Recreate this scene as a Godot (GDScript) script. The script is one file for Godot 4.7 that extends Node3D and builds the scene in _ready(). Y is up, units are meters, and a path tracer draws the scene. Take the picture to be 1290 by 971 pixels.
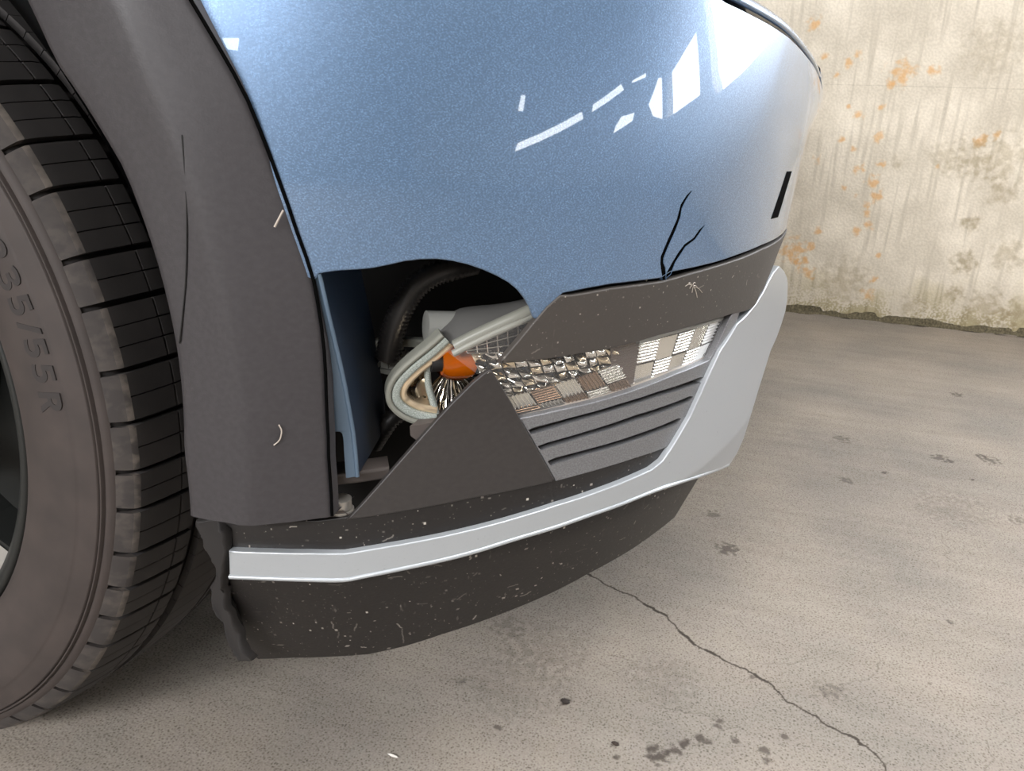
extends Node3D
# World frame: x runs to the front of the car, y up, z to the car's right-hand side; the ground point
# below the right front wheel's steering axis lies at (0, 0, 0.8). Metres. The outlines below are
# measured along the bumper's skin: arc length s and height h in millimetres (triples add the depth d).
const PAINT := [427.2, 502.1, 429.3, 505.6, 433.2, 506.4, 442.8, 507.6, 452.4, 508, 462, 508.9, 471.8, 510.8, 481.6, 512.9, 491.6, 513.9, 501.6, 513.9, 511.8, 512.4, 522.1, 509.7, 532.8, 505.7, 542.1, 501.3, 550, 496.7, 556.4, 491.5, 561.9, 485.2, 566.6, 478.1, 569.6, 471.1, 572.2, 469.1, 575.6, 471.7, 582.3, 477.4, 590.5, 486.5, 610.2, 488.2, 630.8, 489.3, 653.4, 488.9, 681.5, 488, 692.2, 491.2, 717.6, 491, 753.4, 490.8, 798, 491.3, 861.1, 490.9, 965.2, 486.4, 1000, 486, 1150, 486, 1428, 486, 1856, 486, 2456, 486, 2456, 690, 2096, 684, 1428, 632, 1150, 640, 1201, 627.9, 1078.2, 645.1, 961.1, 658.3, 866.2, 667, 797.6, 673.7, 748.8, 678.8, 690, 692, 600, 706, 500, 722, 430, 735, 340, 745, 300, 730, 364, 659.6, 373.5, 641.9, 382.6, 624.4, 390.3, 608.7, 398.2, 584.4, 406, 558.3, 413.8, 530.1, 421.6, 503.1]
const GAP := [340, 745, 430, 735, 500, 722, 600, 706, 690, 692, 748.8, 678.8, 797.6, 673.7, 866.2, 667, 961.1, 658.3, 1078.2, 645.1, 1201, 627.9, 1150, 640, 1428, 632, 2096, 684, 2456, 690]
const SLOT := [924.4, 551.2, 956.8, 549.3, 913.9, 510, 880, 512.1]
const CRACKA := [707.1, 549.4, 701.3, 543.5, 697.5, 538, 696.8, 531.2, 692.7, 522.3, 685.5, 510.2, 682, 503, 682.2, 499.1, 685.1, 495, 687.5, 486.3, 683.7, 486.8, 681.1, 494.3, 679.4, 499.7, 679.1, 504.4, 685.4, 516.3, 693.3, 529.7, 696.1, 540.4, 701.8, 546.3]
const CRACKB := [730.4, 522.5, 724.4, 517, 719.7, 513.3, 707.9, 509.1, 701.9, 503.2, 696.8, 498.4, 692.4, 489.9, 687.2, 487.6, 688.3, 492.2, 693.8, 499, 699.6, 505.2, 705.7, 510.2, 717.4, 514.1, 723.9, 519.5]
const TRIM := [546, 440.2, 552, 447.2, 560.1, 456.6, 569.2, 467.5, 578.9, 478.3, 587.9, 485.5, 596.7, 484.9, 609.6, 485.5, 629.9, 486.6, 652.4, 486.4, 682.1, 485.8, 716.1, 487.5, 751.3, 488.1, 795.4, 488.2, 856.9, 488.4, 958.3, 484.3, 1000, 484, 1150, 484, 1428, 484, 1856, 484, 1856, 440, 1428, 430, 1000, 428, 899.7, 439.8, 890.8, 428.2, 853.5, 430.7, 808.8, 437, 773.1, 439.2, 744.8, 440.9, 720.7, 441.5, 689.3, 441.9, 665.8, 440.9, 638.2, 440, 612.7, 440.1, 589.4, 439.5, 564.5, 439.4]
const BEZEL := [438.4, 329.3, 448.9, 340.6, 459.8, 353, 472.3, 367.4, 485.8, 382.6, 499.9, 398.1, 513.6, 413.3, 527.9, 427.5, 536.7, 434.4, 540.1, 435.6, 542.6, 433.2, 550.5, 420.3, 557.9, 408.9, 565.1, 395.6, 573.9, 380.6, 585.5, 360.9, 597.7, 339.5, 570.4, 338.8, 532.4, 337.5, 502.5, 335.1, 473.8, 332.5, 448.4, 330]
const SLOTTED := [565.5, 395.1, 595, 396.9, 639, 398.2, 673.4, 399.5, 724.9, 401.3, 785.7, 399.9, 798.6, 413.9, 813.9, 434.9, 827, 436.3, 836.7, 434.7, 832.2, 422.1, 812.1, 386.6, 796.9, 371, 778.1, 355.1, 760.5, 340.7, 752.7, 337.8, 742.3, 336.1, 730.9, 335.4, 713, 336.4, 681, 338.5, 648.8, 339.4, 620.5, 339.4, 598.3, 338.9, 586, 360.3, 574.5, 380.1]
const SLOTA := [572.9, 385.1, 578.7, 386.4, 609.6, 388.9, 656.5, 390.9, 704.5, 390.9, 768.7, 387.6, 776.8, 385.2, 772.4, 382.7, 705, 387.4, 656.9, 387.5, 609.8, 385.6, 582.3, 382.4, 575.1, 381.9]
const SLOTB := [581.5, 370.8, 589.6, 372.3, 625.5, 374.9, 676.3, 377.1, 753.2, 374.2, 759.2, 372.2, 754.1, 370, 676.8, 372.9, 625.7, 371.6, 589.7, 368.7, 584.4, 367.7]
const SLOTC := [590.7, 357.2, 597.2, 358.6, 626.7, 359.5, 678.4, 359.5, 736.7, 358.3, 742.1, 356.8, 736.2, 354.1, 678.9, 355.5, 626.9, 356.1, 598.8, 354.3, 593.2, 353.4]
const BAND := [343.9, 327.8, 360.6, 328.4, 383.7, 329, 417.6, 328.3, 440.1, 330.6, 474, 334.5, 533, 340.2, 598.7, 342.3, 649.4, 342.3, 713.8, 340.2, 740.2, 342, 780.2, 373.7, 805.3, 374.5, 742.3, 317.2, 723.4, 317.3, 675.3, 314.6, 600.6, 311.4, 546.3, 307, 508.8, 303.8, 432.9, 295.5, 387, 296.1, 349, 296.2, 347.5, 310.3]
const STRIP := [353.8, 305.4, 383.7, 306.1, 411.6, 305.8, 435.4, 304.6, 461.7, 307.5, 507.6, 311.7, 543.9, 315.3, 596.5, 320.7, 641.8, 323.2, 677.4, 324.3, 699.5, 324.8, 714.4, 328.2, 726.9, 337.6, 751, 357.6, 777.1, 387.8, 796.3, 406.4, 830.5, 423.7, 854.9, 425.9, 887.6, 430.5, 914.4, 436.9, 935.8, 444, 956.7, 449.2, 987.7, 450.4, 1032.8, 437.3, 1074.3, 422.4, 1094.5, 412, 1124.6, 386.3, 1123.7, 370.5, 1089.9, 360.6, 1059.7, 353.6, 1018.4, 348.5, 1000.5, 338.5, 968.8, 318.5, 942.1, 297, 961.2, 261.3, 947.3, 246.7, 912.9, 245.9, 808.8, 280, 736.7, 297.1, 700.8, 301.6, 661.2, 302.7, 627.4, 302.6, 597.6, 300.5, 563.6, 298, 531.8, 293.7, 507.6, 290.7, 472.5, 286.7, 449.7, 283.6, 433.8, 281.4, 410.2, 282.6, 382, 283.3, 352.2, 282.5]
const STRIPRIDGE := [701.3, 333.4, 743.2, 320.6, 791.4, 304.4, 835.1, 289.1]
const LIP := [343, 279, 378.6, 280.9, 431.8, 278.8, 473.2, 285.6, 509.6, 289.7, 547.7, 293.4, 603.1, 298.7, 651.8, 302.2, 712.8, 300, 783.4, 287.8, 826, 290, 834, 289, 833, 285, 822, 279, 808, 224.9, 765, 225.4, 730.3, 223.9, 694, 222.9, 662.2, 221.1, 617, 213.2, 576.7, 206.1, 546.8, 200.2, 517.2, 194.7, 481.4, 185.6, 449.4, 179.9, 416.9, 179.6, 378.8, 177.8, 342.3, 172, 337.3, 180.9, 335.8, 203.9, 337.3, 229.2, 340.9, 258.1]
const GASKET := [511.2, 455.9, -22, 501.4, 447.6, -22, 485.8, 435.5, -22, 475.9, 425.2, -22, 471.6, 415.6, -22, 472.6, 405.7, -22, 479.7, 397.3, -22, 491, 391, -22, 505.8, 387.6, -20]
const GLUE := [512.8, 452.2, -24, 504, 447.4, -24, 494.3, 439.7, -24, 486, 429.9, -24, 480.7, 420.5, -24, 478.1, 413.3, -24, 480.6, 406.9, -24, 487.1, 400.9, -24, 496.8, 394.7, -24, 508.6, 390.8, -22]
const GLASSRIM := [511.7, 448.1, -26, 501.6, 441.6, -26, 493.3, 433, -26, 487.4, 424.3, -26, 484, 416.5, -26, 485.1, 410.2, -26, 491.1, 402.9, -26, 499.8, 397.3, -26, 508.2, 393.6, -26]
const ROOFFRONT := [509.7, 451.2, -30, 519.8, 448.9, -22, 529.9, 452.9, -20, 541, 458.6, -18, 552, 463.5, -16, 563, 468.4, -14, 573.8, 472.8, -14]
const ROOFEDGE := [519.8, 448.3, -20, 529, 453.6, -18, 540.3, 459.2, -16, 551.2, 464.2, -14, 562.1, 469, -12, 572.8, 472.8, -12, 577.7, 474.7, -12]
const ROOFBACK := [511.3, 449.2, -40, 516.3, 452.6, -50, 521.6, 457, -55, 531.9, 463.6, -60, 550.4, 465.6, -60, 567.8, 465.7, -60, 601, 467.6, -60]
const BULB := [512.3, 432.9, -30, 540.6, 432, -30]
const FAN := [525.7, 422.8, -44]
const FACETA := [488.1, 415.3, -34, 500, 432.6, -34, 503.3, 419, -40, 492.2, 411.2, -40]
const FACETB := [491.4, 413.5, -34, 502.2, 421.2, -34, 506.1, 402.5, -40, 497, 397.9, -40]
const FACETC := [492.3, 431.2, -36, 502.3, 439.1, -36, 506.7, 435.8, -40, 501.5, 427.1, -40]
const FACETD := [495.9, 397.9, -36, 507.9, 404, -36, 510.5, 390, -36, 502.7, 391.7, -36]
const RIB := [509, 453, -26, 505.1, 443.1, -28, 501.9, 430.5, -30, 502.6, 416.3, -30, 505.7, 404.2, -28, 508.2, 394.8, -26]
const SPLAT := [721, 477.4, 711.6, 478.1, 721, 477.4, 714.9, 479.8, 721.9, 477.7, 725.4, 478.6, 722.8, 476.8, 731.3, 473.3, 723.6, 476.3, 732.8, 465.7, 721.3, 476.7, 718.6, 475.2, 723.2, 475.8, 723.2, 471.3, 724.9, 475.6, 739.2, 468.7]
const GRID := [527.5, 448.4, -20, 588.4, 469.1, -14, 591.7, 439.9, -14, 528.8, 442.9, -20]
const GRIDTOP := [533.6, 455, -14, 548, 460.1, -13, 562.3, 465.5, -12, 580.1, 471.9, -11]
const STRIPEDGE := [352.2, 282.5, 382, 283.3, 410.2, 282.6, 433.8, 281.4, 449.7, 283.6, 472.5, 286.7, 507.6, 290.7, 531.8, 293.7, 563.6, 298, 597.6, 300.5, 627.4, 302.6, 661.2, 302.7, 700.8, 301.6, 736.7, 297.1, 808.8, 280, 904.5, 250]
const PILLOW := [530.8, 442.8, -18, 649.6, 443.3, -10, 669.5, 408.4, -10, 547.7, 406, -18]
const FLUTEA := [557.1, 408.1, -13, 656.4, 422.4, -9, 683.5, 393.2, -8, 571, 387.5, -11]
const RIBBED := [646.6, 437.7, -9, 679.8, 439.3, -9, 691.4, 401.4, -9, 657.6, 398.9, -9]
const FLUTEB := [678.8, 435.6, -9, 839.8, 429.6, -8, 809.7, 392.3, -8, 681.1, 396.8, -9]
const LENSLOW := [569.1, 392.6, -5, 598.1, 394.6, -5, 643.6, 396.3, -5, 679.3, 397.7, -5, 733.3, 399.5, -5, 795.6, 397.8, -5]
const LENSEND := [795.6, 397.8, -5, 808.9, 410.5, -5, 826.6, 429.9, -5]
const LENSTOP := [826.6, 429.9, -5, 759, 435, -5, 715, 437.3, -5, 675.8, 436.5, -5]
const LENS := [532.2, 431.8, 508.7, 451.2, 517, 452.9, 542.2, 463.1, 572.3, 473.2, 584, 468.2, 555.6, 440.3, 593.9, 437.8, 645.4, 438.1, 699.6, 439.9, 833.2, 430.6, 798.6, 395.4, 735.3, 397.3, 680.6, 396.4, 644.8, 395.1, 598.7, 394.1, 568.4, 392.3, 557.9, 407.5, 545.5, 429.3]
const LENSBACK := [542.7, 417.8, 519.8, 434.1, 528.3, 438.4, 553.9, 448.6, 588.5, 459, 602.4, 454, 568.9, 427.9, 614.5, 423.9, 678, 422.4, 747.7, 421.5, 1843.7, 169.9, 882.3, 369.4, 791.4, 377.9, 719.4, 380.5, 674.8, 380.7, 618.5, 381.3, 585.5, 379.7, 573.6, 393, 557.7, 414.4]
const FINL := [425.1, 504.9, -3, 426.9, 484.7, -3, 428.3, 460.6, -3, 429.7, 432.6, -3, 430.6, 403.2, -3, 431.3, 395.5, -3, 437.7, 393.6, -3, 438.5, 376.4, -3, 438.9, 360, -3]
const FINR := [429.1, 505.2, -2, 432.4, 485, -2, 436.1, 462, -2, 440.3, 435.7, -2, 443.9, 406.3, -2, 444.9, 397.3, -2, 445.2, 394.3, -2, 446.3, 377.7, -2, 446.8, 361.4, -2]
const HOSEA := [474.6, 422.7, -75, 477.7, 435.4, -75, 482.8, 451.1, -75, 489.8, 465.1, -75, 500.2, 478.2, -75, 515.4, 487.3, -75, 532.9, 491.4, -75, 557.1, 494.1, -80]
const HOSEB := [460, 349.5, -80, 469.4, 364.2, -75, 477.8, 373.1, -75, 491, 378.4, -80]
const BARA := [449.9, 427.2, -85, 462.5, 430.1, -85, 476.1, 432, -85]
const BARB := [481.2, 432.1, -85, 500.2, 430.7, -85, 521.6, 428.3, -85]
const CONN := [468.1, 422.1, -85, 487.5, 420.1, -85, 493.4, 423.1, -85, 472.4, 410.7, -85, 485, 409.5, -85]
const CYL := [505.1, 453.5, -55, 535.2, 451.3, -55]
const FOOT := [485.5, 392.6, -12, 504, 394.1, -12, 504, 384.4, -12, 493.3, 379.2, -12, 485.9, 385.3, -12]
const BRACKET := [429.5, 354, -12, 446.3, 354.2, -14, 470.2, 353.5, -20]
const BOLT := [433.9, 336.8, -12]
const FLANGE := [414.3, 329.2, -4, 426, 333.3, -4, 435.6, 334.2, -4, 440, 330.8, -4, 434.1, 327.9, -4]
const CLADIN := [-3.7, 433.2, 3.3, 434.5, 12.2, 447.6, 18.7, 456.4, 26, 465.1, 31.3, 464.7, 34.6, 463.5, 35.4, 465.8, 38.5, 472.1]
const CLADOUT := [-2.5, 524.1, 2, 523.7, 6.4, 527.1, 11.2, 534.3, 15.5, 539.9, 18.4, 541, 21.5, 543.8, 24.3, 547, 26.9, 550.3, 28.7, 550.8, 30.7, 551.5, 32.8, 552.6]
const CREASE := [-2.2, 478.9, 6.2, 486.6, 11.5, 491, 16.7, 498.8, 21, 504.8, 25.1, 510.9, 30, 517.8, 34, 526]
const MOLD := [12.8, 454.1, 16.9, 472.4, 20, 486.5, 22.9, 500.3, 26, 514.8]
const SCRATCH := [19.1, 534.2, 19.9, 542.4]
const FLAP := [426.5, 324.7, 915, 443, 327.6, 915, 451.8, 321, 918, 451.5, 305.6, 918, 442.5, 276.7, 915, 438.6, 257.5, 910, 441.4, 238.6, 908, 446.1, 217, 906, 454, 203.1, 905, 447.6, 196.8, 903, 439, 197.2, 903, 427.7, 208.9, 900, 418.5, 225.6, 898, 412.5, 242.9, 898, 415.4, 255.1, 898, 424.7, 271.2, 900, 420.3, 282.6, 900, 416.8, 293.1, 902, 418.1, 306.5, 905]
const FCRACK := [597.5, 396.5, 624.1, 406.2, 659.5, 421.3, 685.4, 437, 710.4, 446.8, 728.4, 467.2, 748.4, 487.2, 770.2, 497.5, 794.2, 509.3, 821.6, 517.6, 839.4, 524.9, 857.1, 545.2, 873.8, 558.2, 893.9, 566.7, 917.2, 578.2, 930.8, 583.5, 942.8, 597, 954.1, 614.4, 961.9, 632.1]
const FSTAIN_SHADE := [741.9, 678.9, 11.1, 80, 757.3, 666.5, 7.2, 70, 765.2, 654.6, 6.5, 80, 782.2, 643.6, 7.4, 70, 795.9, 621.1, 5.8, 60, 794.5, 607.2, 4.2, 70, 773.5, 256.6, 15.2, 55, 742, 159.1, 11.4, 35, 636.8, 642.8, 6, 80, 581.6, 700.5, 4.1, 60, 703.7, 695.6, 3.2, 70, 812.7, 630.9, 4.1, 60, 861, 607.9, 3.3, 60, 841.8, 635.5, 4.9, 60, 845.4, 648.2, 4, 60, 1116.9, -220.8, 13.8, 50, 1131.1, -208.4, 9.1, 60, 1192.2, -259.8, 9.3, 60, 1206.4, -243.5, 15.3, 50, 1205.8, -615.3, 13.2, 50, 1014.1, -110.6, 5.8, 60, 1157.7, -139.9, 4.3, 70, 947, -49.6, 11.3, 40, 947.6, -239.3, 15.9, 35, 1198.5, -4.6, 13.1, 35, 902.8, 520.9, 16.2, 18, 729.6, 567.3, 36, 12, 577.5, 632.8, 52.8, 10, 592.9, 561.8, 47, 12, 881.9, -6.7, 278, 5, 517.8, 649, 5.3, 40, 549.2, 657.1, 4.3, 45, 1053.8, 329.7, 4.1, 60, 1015.6, 465.2, 2.8, 70, 822.2, 527.3, 3.7, 50, 1108.3, -9.5, 53.5, 10, 911.2, 517.7, 12.6, 20, 536.9, 543.8, 19.4, 20]
const WRUST := [908, 735.1, 12, 825.4, 733.9, 12, 890.2, 718.6, 14.4, 1103.6, 702.3, 16.8, 858.6, 682.9, 9.6, 1005.6, 663.7, 9.6, 933.8, 580.1, 14.4, 908.8, 604.6, 7.2, 993.9, 603.3, 9.6, 1001.3, 525.2, 14.4, 903.1, 510, 9.6, 844.7, 456.4, 12, 936.5, 487.6, 9.6, 962, 436.2, 14.4, 1006.1, 401.1, 19.2, 1020.9, 364.1, 19.2, 999.9, 312.9, 12, 986.9, 261.2, 14.4, 1016.6, 277.5, 14.4, 1017.8, 454.7, 12, 1161.7, 451.8, 7.2, 965.7, 362.7, 7.2, 927.9, 382.8, 9.6, 1057.1, 192.5, 9.6, 1054.3, 121, 12, 1044.3, 76.4, 19.2, 875.4, 120, 19.2, 781.7, 814.8, 19.2, 867.3, 204, 12, 819.6, 187.8, 38.4, 847.5, 153.9, 24, 1026.4, 692.7, 33.6, 1254.4, 530.3, 19.2, 1290.3, 542.2, 12, 878, 252.4, 12, 995.7, 337.6, 12]
const WSTAIN := [1283.4, 194.9, 33.6, 50, 1274.8, 306.8, 24, 50, 1271.3, 100.8, 24, 50, 1312.9, 481.2, 72, 25, 1245.8, 477.6, 52.8, 25, 1234.9, 759.4, 72, 15, 1386.9, 227.1, 43.2, 30, 968.3, 105, 72, 30, 1361.4, 63.6, 60, 35, 1442.8, 61.3, 48, 40, 1174.6, 54.4, 38.4, 30, 1330.7, 397.8, 38.4, 30, 1058.9, 456.9, 19.2, 25, 1177.4, 474, 48, 20]
const SCUFF := [5.6, 502.9, 5.1, 503.9, 4.4, 501.8, 4, 497.9]
const CRUMB := [636.8, 0, 642.8, 699.9, 0, 681.7, 498.6, 0, 774.6]

const HALF_PI := PI / 2.0
const N_TAB := 2400
var tab_x := PackedFloat32Array()
var tab_z := PackedFloat32Array()
var tab_nx := PackedFloat32Array()
var tab_nz := PackedFloat32Array()
var total := 0.0
var M := {}
var rng := RandomNumberGenerator.new()

# ------------------------------------------------------------------ the bumper's skin
func build_plan() -> void:
	var half := [[.10, .937], [.30, .935], [.42, .93], [.52, .90], [.62, .835], [.70, .745], [.757, .62], [.79, .46], [.811, .25], [.817, 0.0]]
	var p: Array[Vector2] = []
	for a in half: p.append(Vector2(a[0], a[1]))
	for i in range(half.size() - 2, -1, -1): p.append(Vector2(half[i][0], -half[i][1]))
	var q: Array[Vector2] = [p[0] * 2.0 - p[1]]
	q.append_array(p)
	q.append(p[-1] * 2.0 - p[-2])
	var line: Array[Vector2] = []
	for i in range(1, q.size() - 2):
		for k in 24:
			line.append(q[i].cubic_interpolate(q[i + 1], q[i - 1], q[i + 2], k / 24.0))
	line.append(p[-1])
	var at := PackedFloat32Array([0.0])
	for i in range(1, line.size()): at.append(at[i - 1] + line[i].distance_to(line[i - 1]))
	total = at[-1]
	var j := 0
	for i in N_TAB + 1:
		var s := total * i / N_TAB
		while j < line.size() - 2 and at[j + 1] < s: j += 1
		var v := line[j].lerp(line[j + 1], (s - at[j]) / (at[j + 1] - at[j]))
		tab_x.append(v.x)
		tab_z.append(v.y)
	for i in N_TAB + 1:
		var a := maxi(i - 3, 0)
		var b := mini(i + 3, N_TAB)
		var t := Vector2(tab_x[b] - tab_x[a], tab_z[b] - tab_z[a]).normalized()
		tab_nx.append(-t.y)
		tab_nz.append(t.x)

func ss(a: float, b: float, x: float) -> float:
	var t := clampf((x - a) / (b - a), 0.0, 1.0)
	return t * t * (3.0 - 2.0 * t)

func bulge(s: float, h: float, z: float, mode: int) -> float:
	if mode == 1: return 0.0
	if mode == 2: return -.2 * ss(.70, .78, s) * maxf(0.0, .2975 - h)
	var az := absf(z)
	var w := 1.0 - ss(.10, .56, az)
	var o := w * .20 * (clampf(h, .44, .60) - .60) - .07 * (1.0 - ss(.12, .42, az)) * (1.0 - ss(.488, .62, h))
	if h > .488:
		o -= .75 * pow(maxf(0.0, h - .55), 2.0)
		o += .0015 * ss(.50, .60, h) * maxf(0.0, 1.0 - absf(s - (.7217 + 1.152 * (h - .5256))) / .10)
	else:
		o -= (.488 - maxf(h, .40)) * (.10 + .45 * w)
		if h < .285: o -= (.285 - h) * .35
	return o

func S(s: float, h: float, d := 0.0, mode := 0) -> Vector3:
	var f := clampf(s / total, 0.0, 1.0) * N_TAB
	var i := mini(int(f), N_TAB - 1)
	var k := f - i
	var x := lerpf(tab_x[i], tab_x[i + 1], k)
	var z := lerpf(tab_z[i], tab_z[i + 1], k)
	var nx := lerpf(tab_nx[i], tab_nx[i + 1], k)
	var nz := lerpf(tab_nz[i], tab_nz[i + 1], k)
	var o := bulge(s, h, z, mode) + d
	return Vector3(x + nx * o, h, z + nz * o)

func N(s: float, h: float, mode := 0) -> Vector3:
	var a := S(s + .002, h, 0, mode) - S(s - .002, h, 0, mode)
	var b := S(s, h + .002, 0, mode) - S(s, h - .002, 0, mode)
	return b.cross(a).normalized() * -1.0 if b.cross(a).dot(S(s, h, .1, 1) - S(s, h, 0, 1)) < 0 else b.cross(a).normalized()

func poly(a: Array) -> PackedVector2Array:
	var o := PackedVector2Array()
	for i in range(0, a.size() - 1, 2):
		var v := Vector2(a[i], a[i + 1])
		if o.is_empty() or v.distance_to(o[-1]) > .3: o.append(v)
	if o[0].distance_to(o[-1]) < .3: o.remove_at(o.size() - 1)
	return o

func path3(a: Array, mode := 0) -> PackedVector3Array:
	var o := PackedVector3Array()
	for i in range(0, a.size() - 2, 3): o.append(S(a[i] * .001, a[i + 1] * .001, a[i + 2] * .001, mode))
	return o

# ------------------------------------------------------------------ mesh helpers
func fresh() -> SurfaceTool:
	var st := SurfaceTool.new()
	st.begin(Mesh.PRIMITIVE_TRIANGLES)
	return st

var uv_on := false
func put(st: SurfaceTool, v: Vector3, n: Vector3) -> void:
	if uv_on: st.set_uv(Vector2((v.x - .2) / 2.0, maxf(.04, (1.25 - v.y) / 1.25)))
	st.set_normal(n)
	st.add_vertex(v)

func tri(st: SurfaceTool, a: Vector3, b: Vector3, c: Vector3, na: Vector3, nb: Vector3, nc: Vector3) -> void:
	var g := (b - a).cross(c - a)
	if g.length_squared() < 1e-18: return
	put(st, a, na)
	if g.dot(na + nb + nc) > 0:
		put(st, c, nc)
		put(st, b, nb)
	else:
		put(st, b, nb)
		put(st, c, nc)

func quad(st: SurfaceTool, a: Vector3, b: Vector3, c: Vector3, d: Vector3, n: Vector3) -> void:
	var g := (b - a).cross(c - a)
	var m := g.normalized()
	if m.dot(n) < 0: m = -m
	tri(st, a, b, c, m, m, m)
	tri(st, a, c, d, m, m, m)

func grid(st: SurfaceTool, rows: Array, normals: Array) -> void:
	for i in rows.size() - 1:
		for j in rows[i].size() - 1:
			tri(st, rows[i][j], rows[i][j + 1], rows[i + 1][j + 1], normals[i][j], normals[i][j + 1], normals[i + 1][j + 1])
			tri(st, rows[i][j], rows[i + 1][j + 1], rows[i + 1][j], normals[i][j], normals[i + 1][j + 1], normals[i + 1][j])

func loft(st: SurfaceTool, rows: Array, out: Vector3) -> void:  # rows of points, smooth normals on the side that mostly faces out
	var ns := []
	var votes := 0.0
	for i in rows.size():
		var r := []
		for j in rows[i].size():
			var a: Vector3 = rows[mini(i + 1, rows.size() - 1)][j] - rows[maxi(i - 1, 0)][j]
			var b: Vector3 = rows[i][mini(j + 1, rows[i].size() - 1)] - rows[i][maxi(j - 1, 0)]
			var n := a.cross(b).normalized()
			votes += a.cross(b).dot(out)
			r.append(n)
		ns.append(r)
	if votes < 0:
		for r in ns:
			for j in r.size(): r[j] = -r[j]
	grid(st, rows, ns)

func tube(st: SurfaceTool, pts: PackedVector3Array, r: float, sides := 8, closed := false, radii := PackedFloat32Array()) -> void:
	var rows := []
	var ns := []
	var n := pts.size()
	var u := Vector3.UP
	for i in n:
		var a := pts[(i - 1 + n) % n] if closed else pts[maxi(i - 1, 0)]
		var b := pts[(i + 1) % n] if closed else pts[mini(i + 1, n - 1)]
		var t := (b - a).normalized()
		if i == 0: u = (Vector3.UP if absf(t.y) < .9 else Vector3.RIGHT)
		u = (u - t * u.dot(t)).normalized()
		var v := t.cross(u)
		var rr := radii[i] if radii.size() == n else r
		var row := []
		var nn := []
		for k in sides + 1:
			var e := u * cos(TAU * k / sides) + v * sin(TAU * k / sides)
			row.append(pts[i] + e * rr)
			nn.append(e)
		rows.append(row)
		ns.append(nn)
	if closed:
		# match the first ring's phase
		rows.append(rows[0]); ns.append(ns[0])
	grid(st, rows, ns)
	if not closed:
		for e in [[0, 1], [n - 1, n - 2]]:
			var c := pts[e[0]]
			var out := (c - pts[e[1]]).normalized()
			for k in sides: tri(st, c, rows[e[0]][k], rows[e[0]][k + 1], out, out, out)

func smooth_path(p: PackedVector3Array, each := 6) -> PackedVector3Array:
	var o := PackedVector3Array()
	for i in p.size() - 1:
		for k in each:
			o.append(p[i].cubic_interpolate(p[i + 1], p[maxi(i - 1, 0)], p[mini(i + 2, p.size() - 1)], float(k) / each))
	o.append(p[-1])
	return o

func band(st: SurfaceTool, a: Array, w: float, deep: float, each := 5, aside := 0.0, sunk := 0.0) -> void:  # a strip of width w along a (s, h, d) path, reaching deep into the car
	var flatp := PackedVector3Array()
	for i in range(0, a.size() - 2, 3): flatp.append(Vector3(a[i], a[i + 1], a[i + 2]))
	flatp = smooth_path(flatp, each)
	var c := .0018
	var prof := [[-w / 2, -deep], [-w / 2, -c], [-w / 2 + c * .3, -c * .3], [-w / 2 + c, 0], [w / 2 - c, 0], [w / 2 - c * .3, -c * .3], [w / 2, -c], [w / 2, -deep]]
	var rows := []
	for i in flatp.size():
		var q := flatp[i] * .001
		var P := S(q.x, q.y, q.z - sunk)
		var n := N(q.x, q.y)
		var q1 := flatp[mini(i + 1, flatp.size() - 1)] * .001
		var q0 := flatp[maxi(i - 1, 0)] * .001
		var t := (S(q1.x, q1.y, q1.z) - S(q0.x, q0.y, q0.z)).normalized()
		var b := t.cross(n).normalized()
		P += b * aside
		var row := []
		for e in prof: row.append(P + b * e[0] + n * e[1])
		rows.append(row)
	for i in rows.size() - 1:
		for j in prof.size() - 1:
			var mid: Vector3 = (rows[i][j] + rows[i + 1][j + 1]) * .5
			var inner: Vector3 = (rows[i][0] + rows[i][-1] + rows[i + 1][0] + rows[i + 1][-1]) * .25
			quad(st, rows[i][j], rows[i][j + 1], rows[i + 1][j + 1], rows[i + 1][j], mid - inner)
	for e in [0, rows.size() - 1]:
		var o: Vector3 = rows[e][3] - rows[1 if e == 0 else e - 1][3]
		for j in range(1, prof.size() - 1): tri(st, rows[e][0], rows[e][j], rows[e][j + 1], o.normalized(), o.normalized(), o.normalized())

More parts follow.
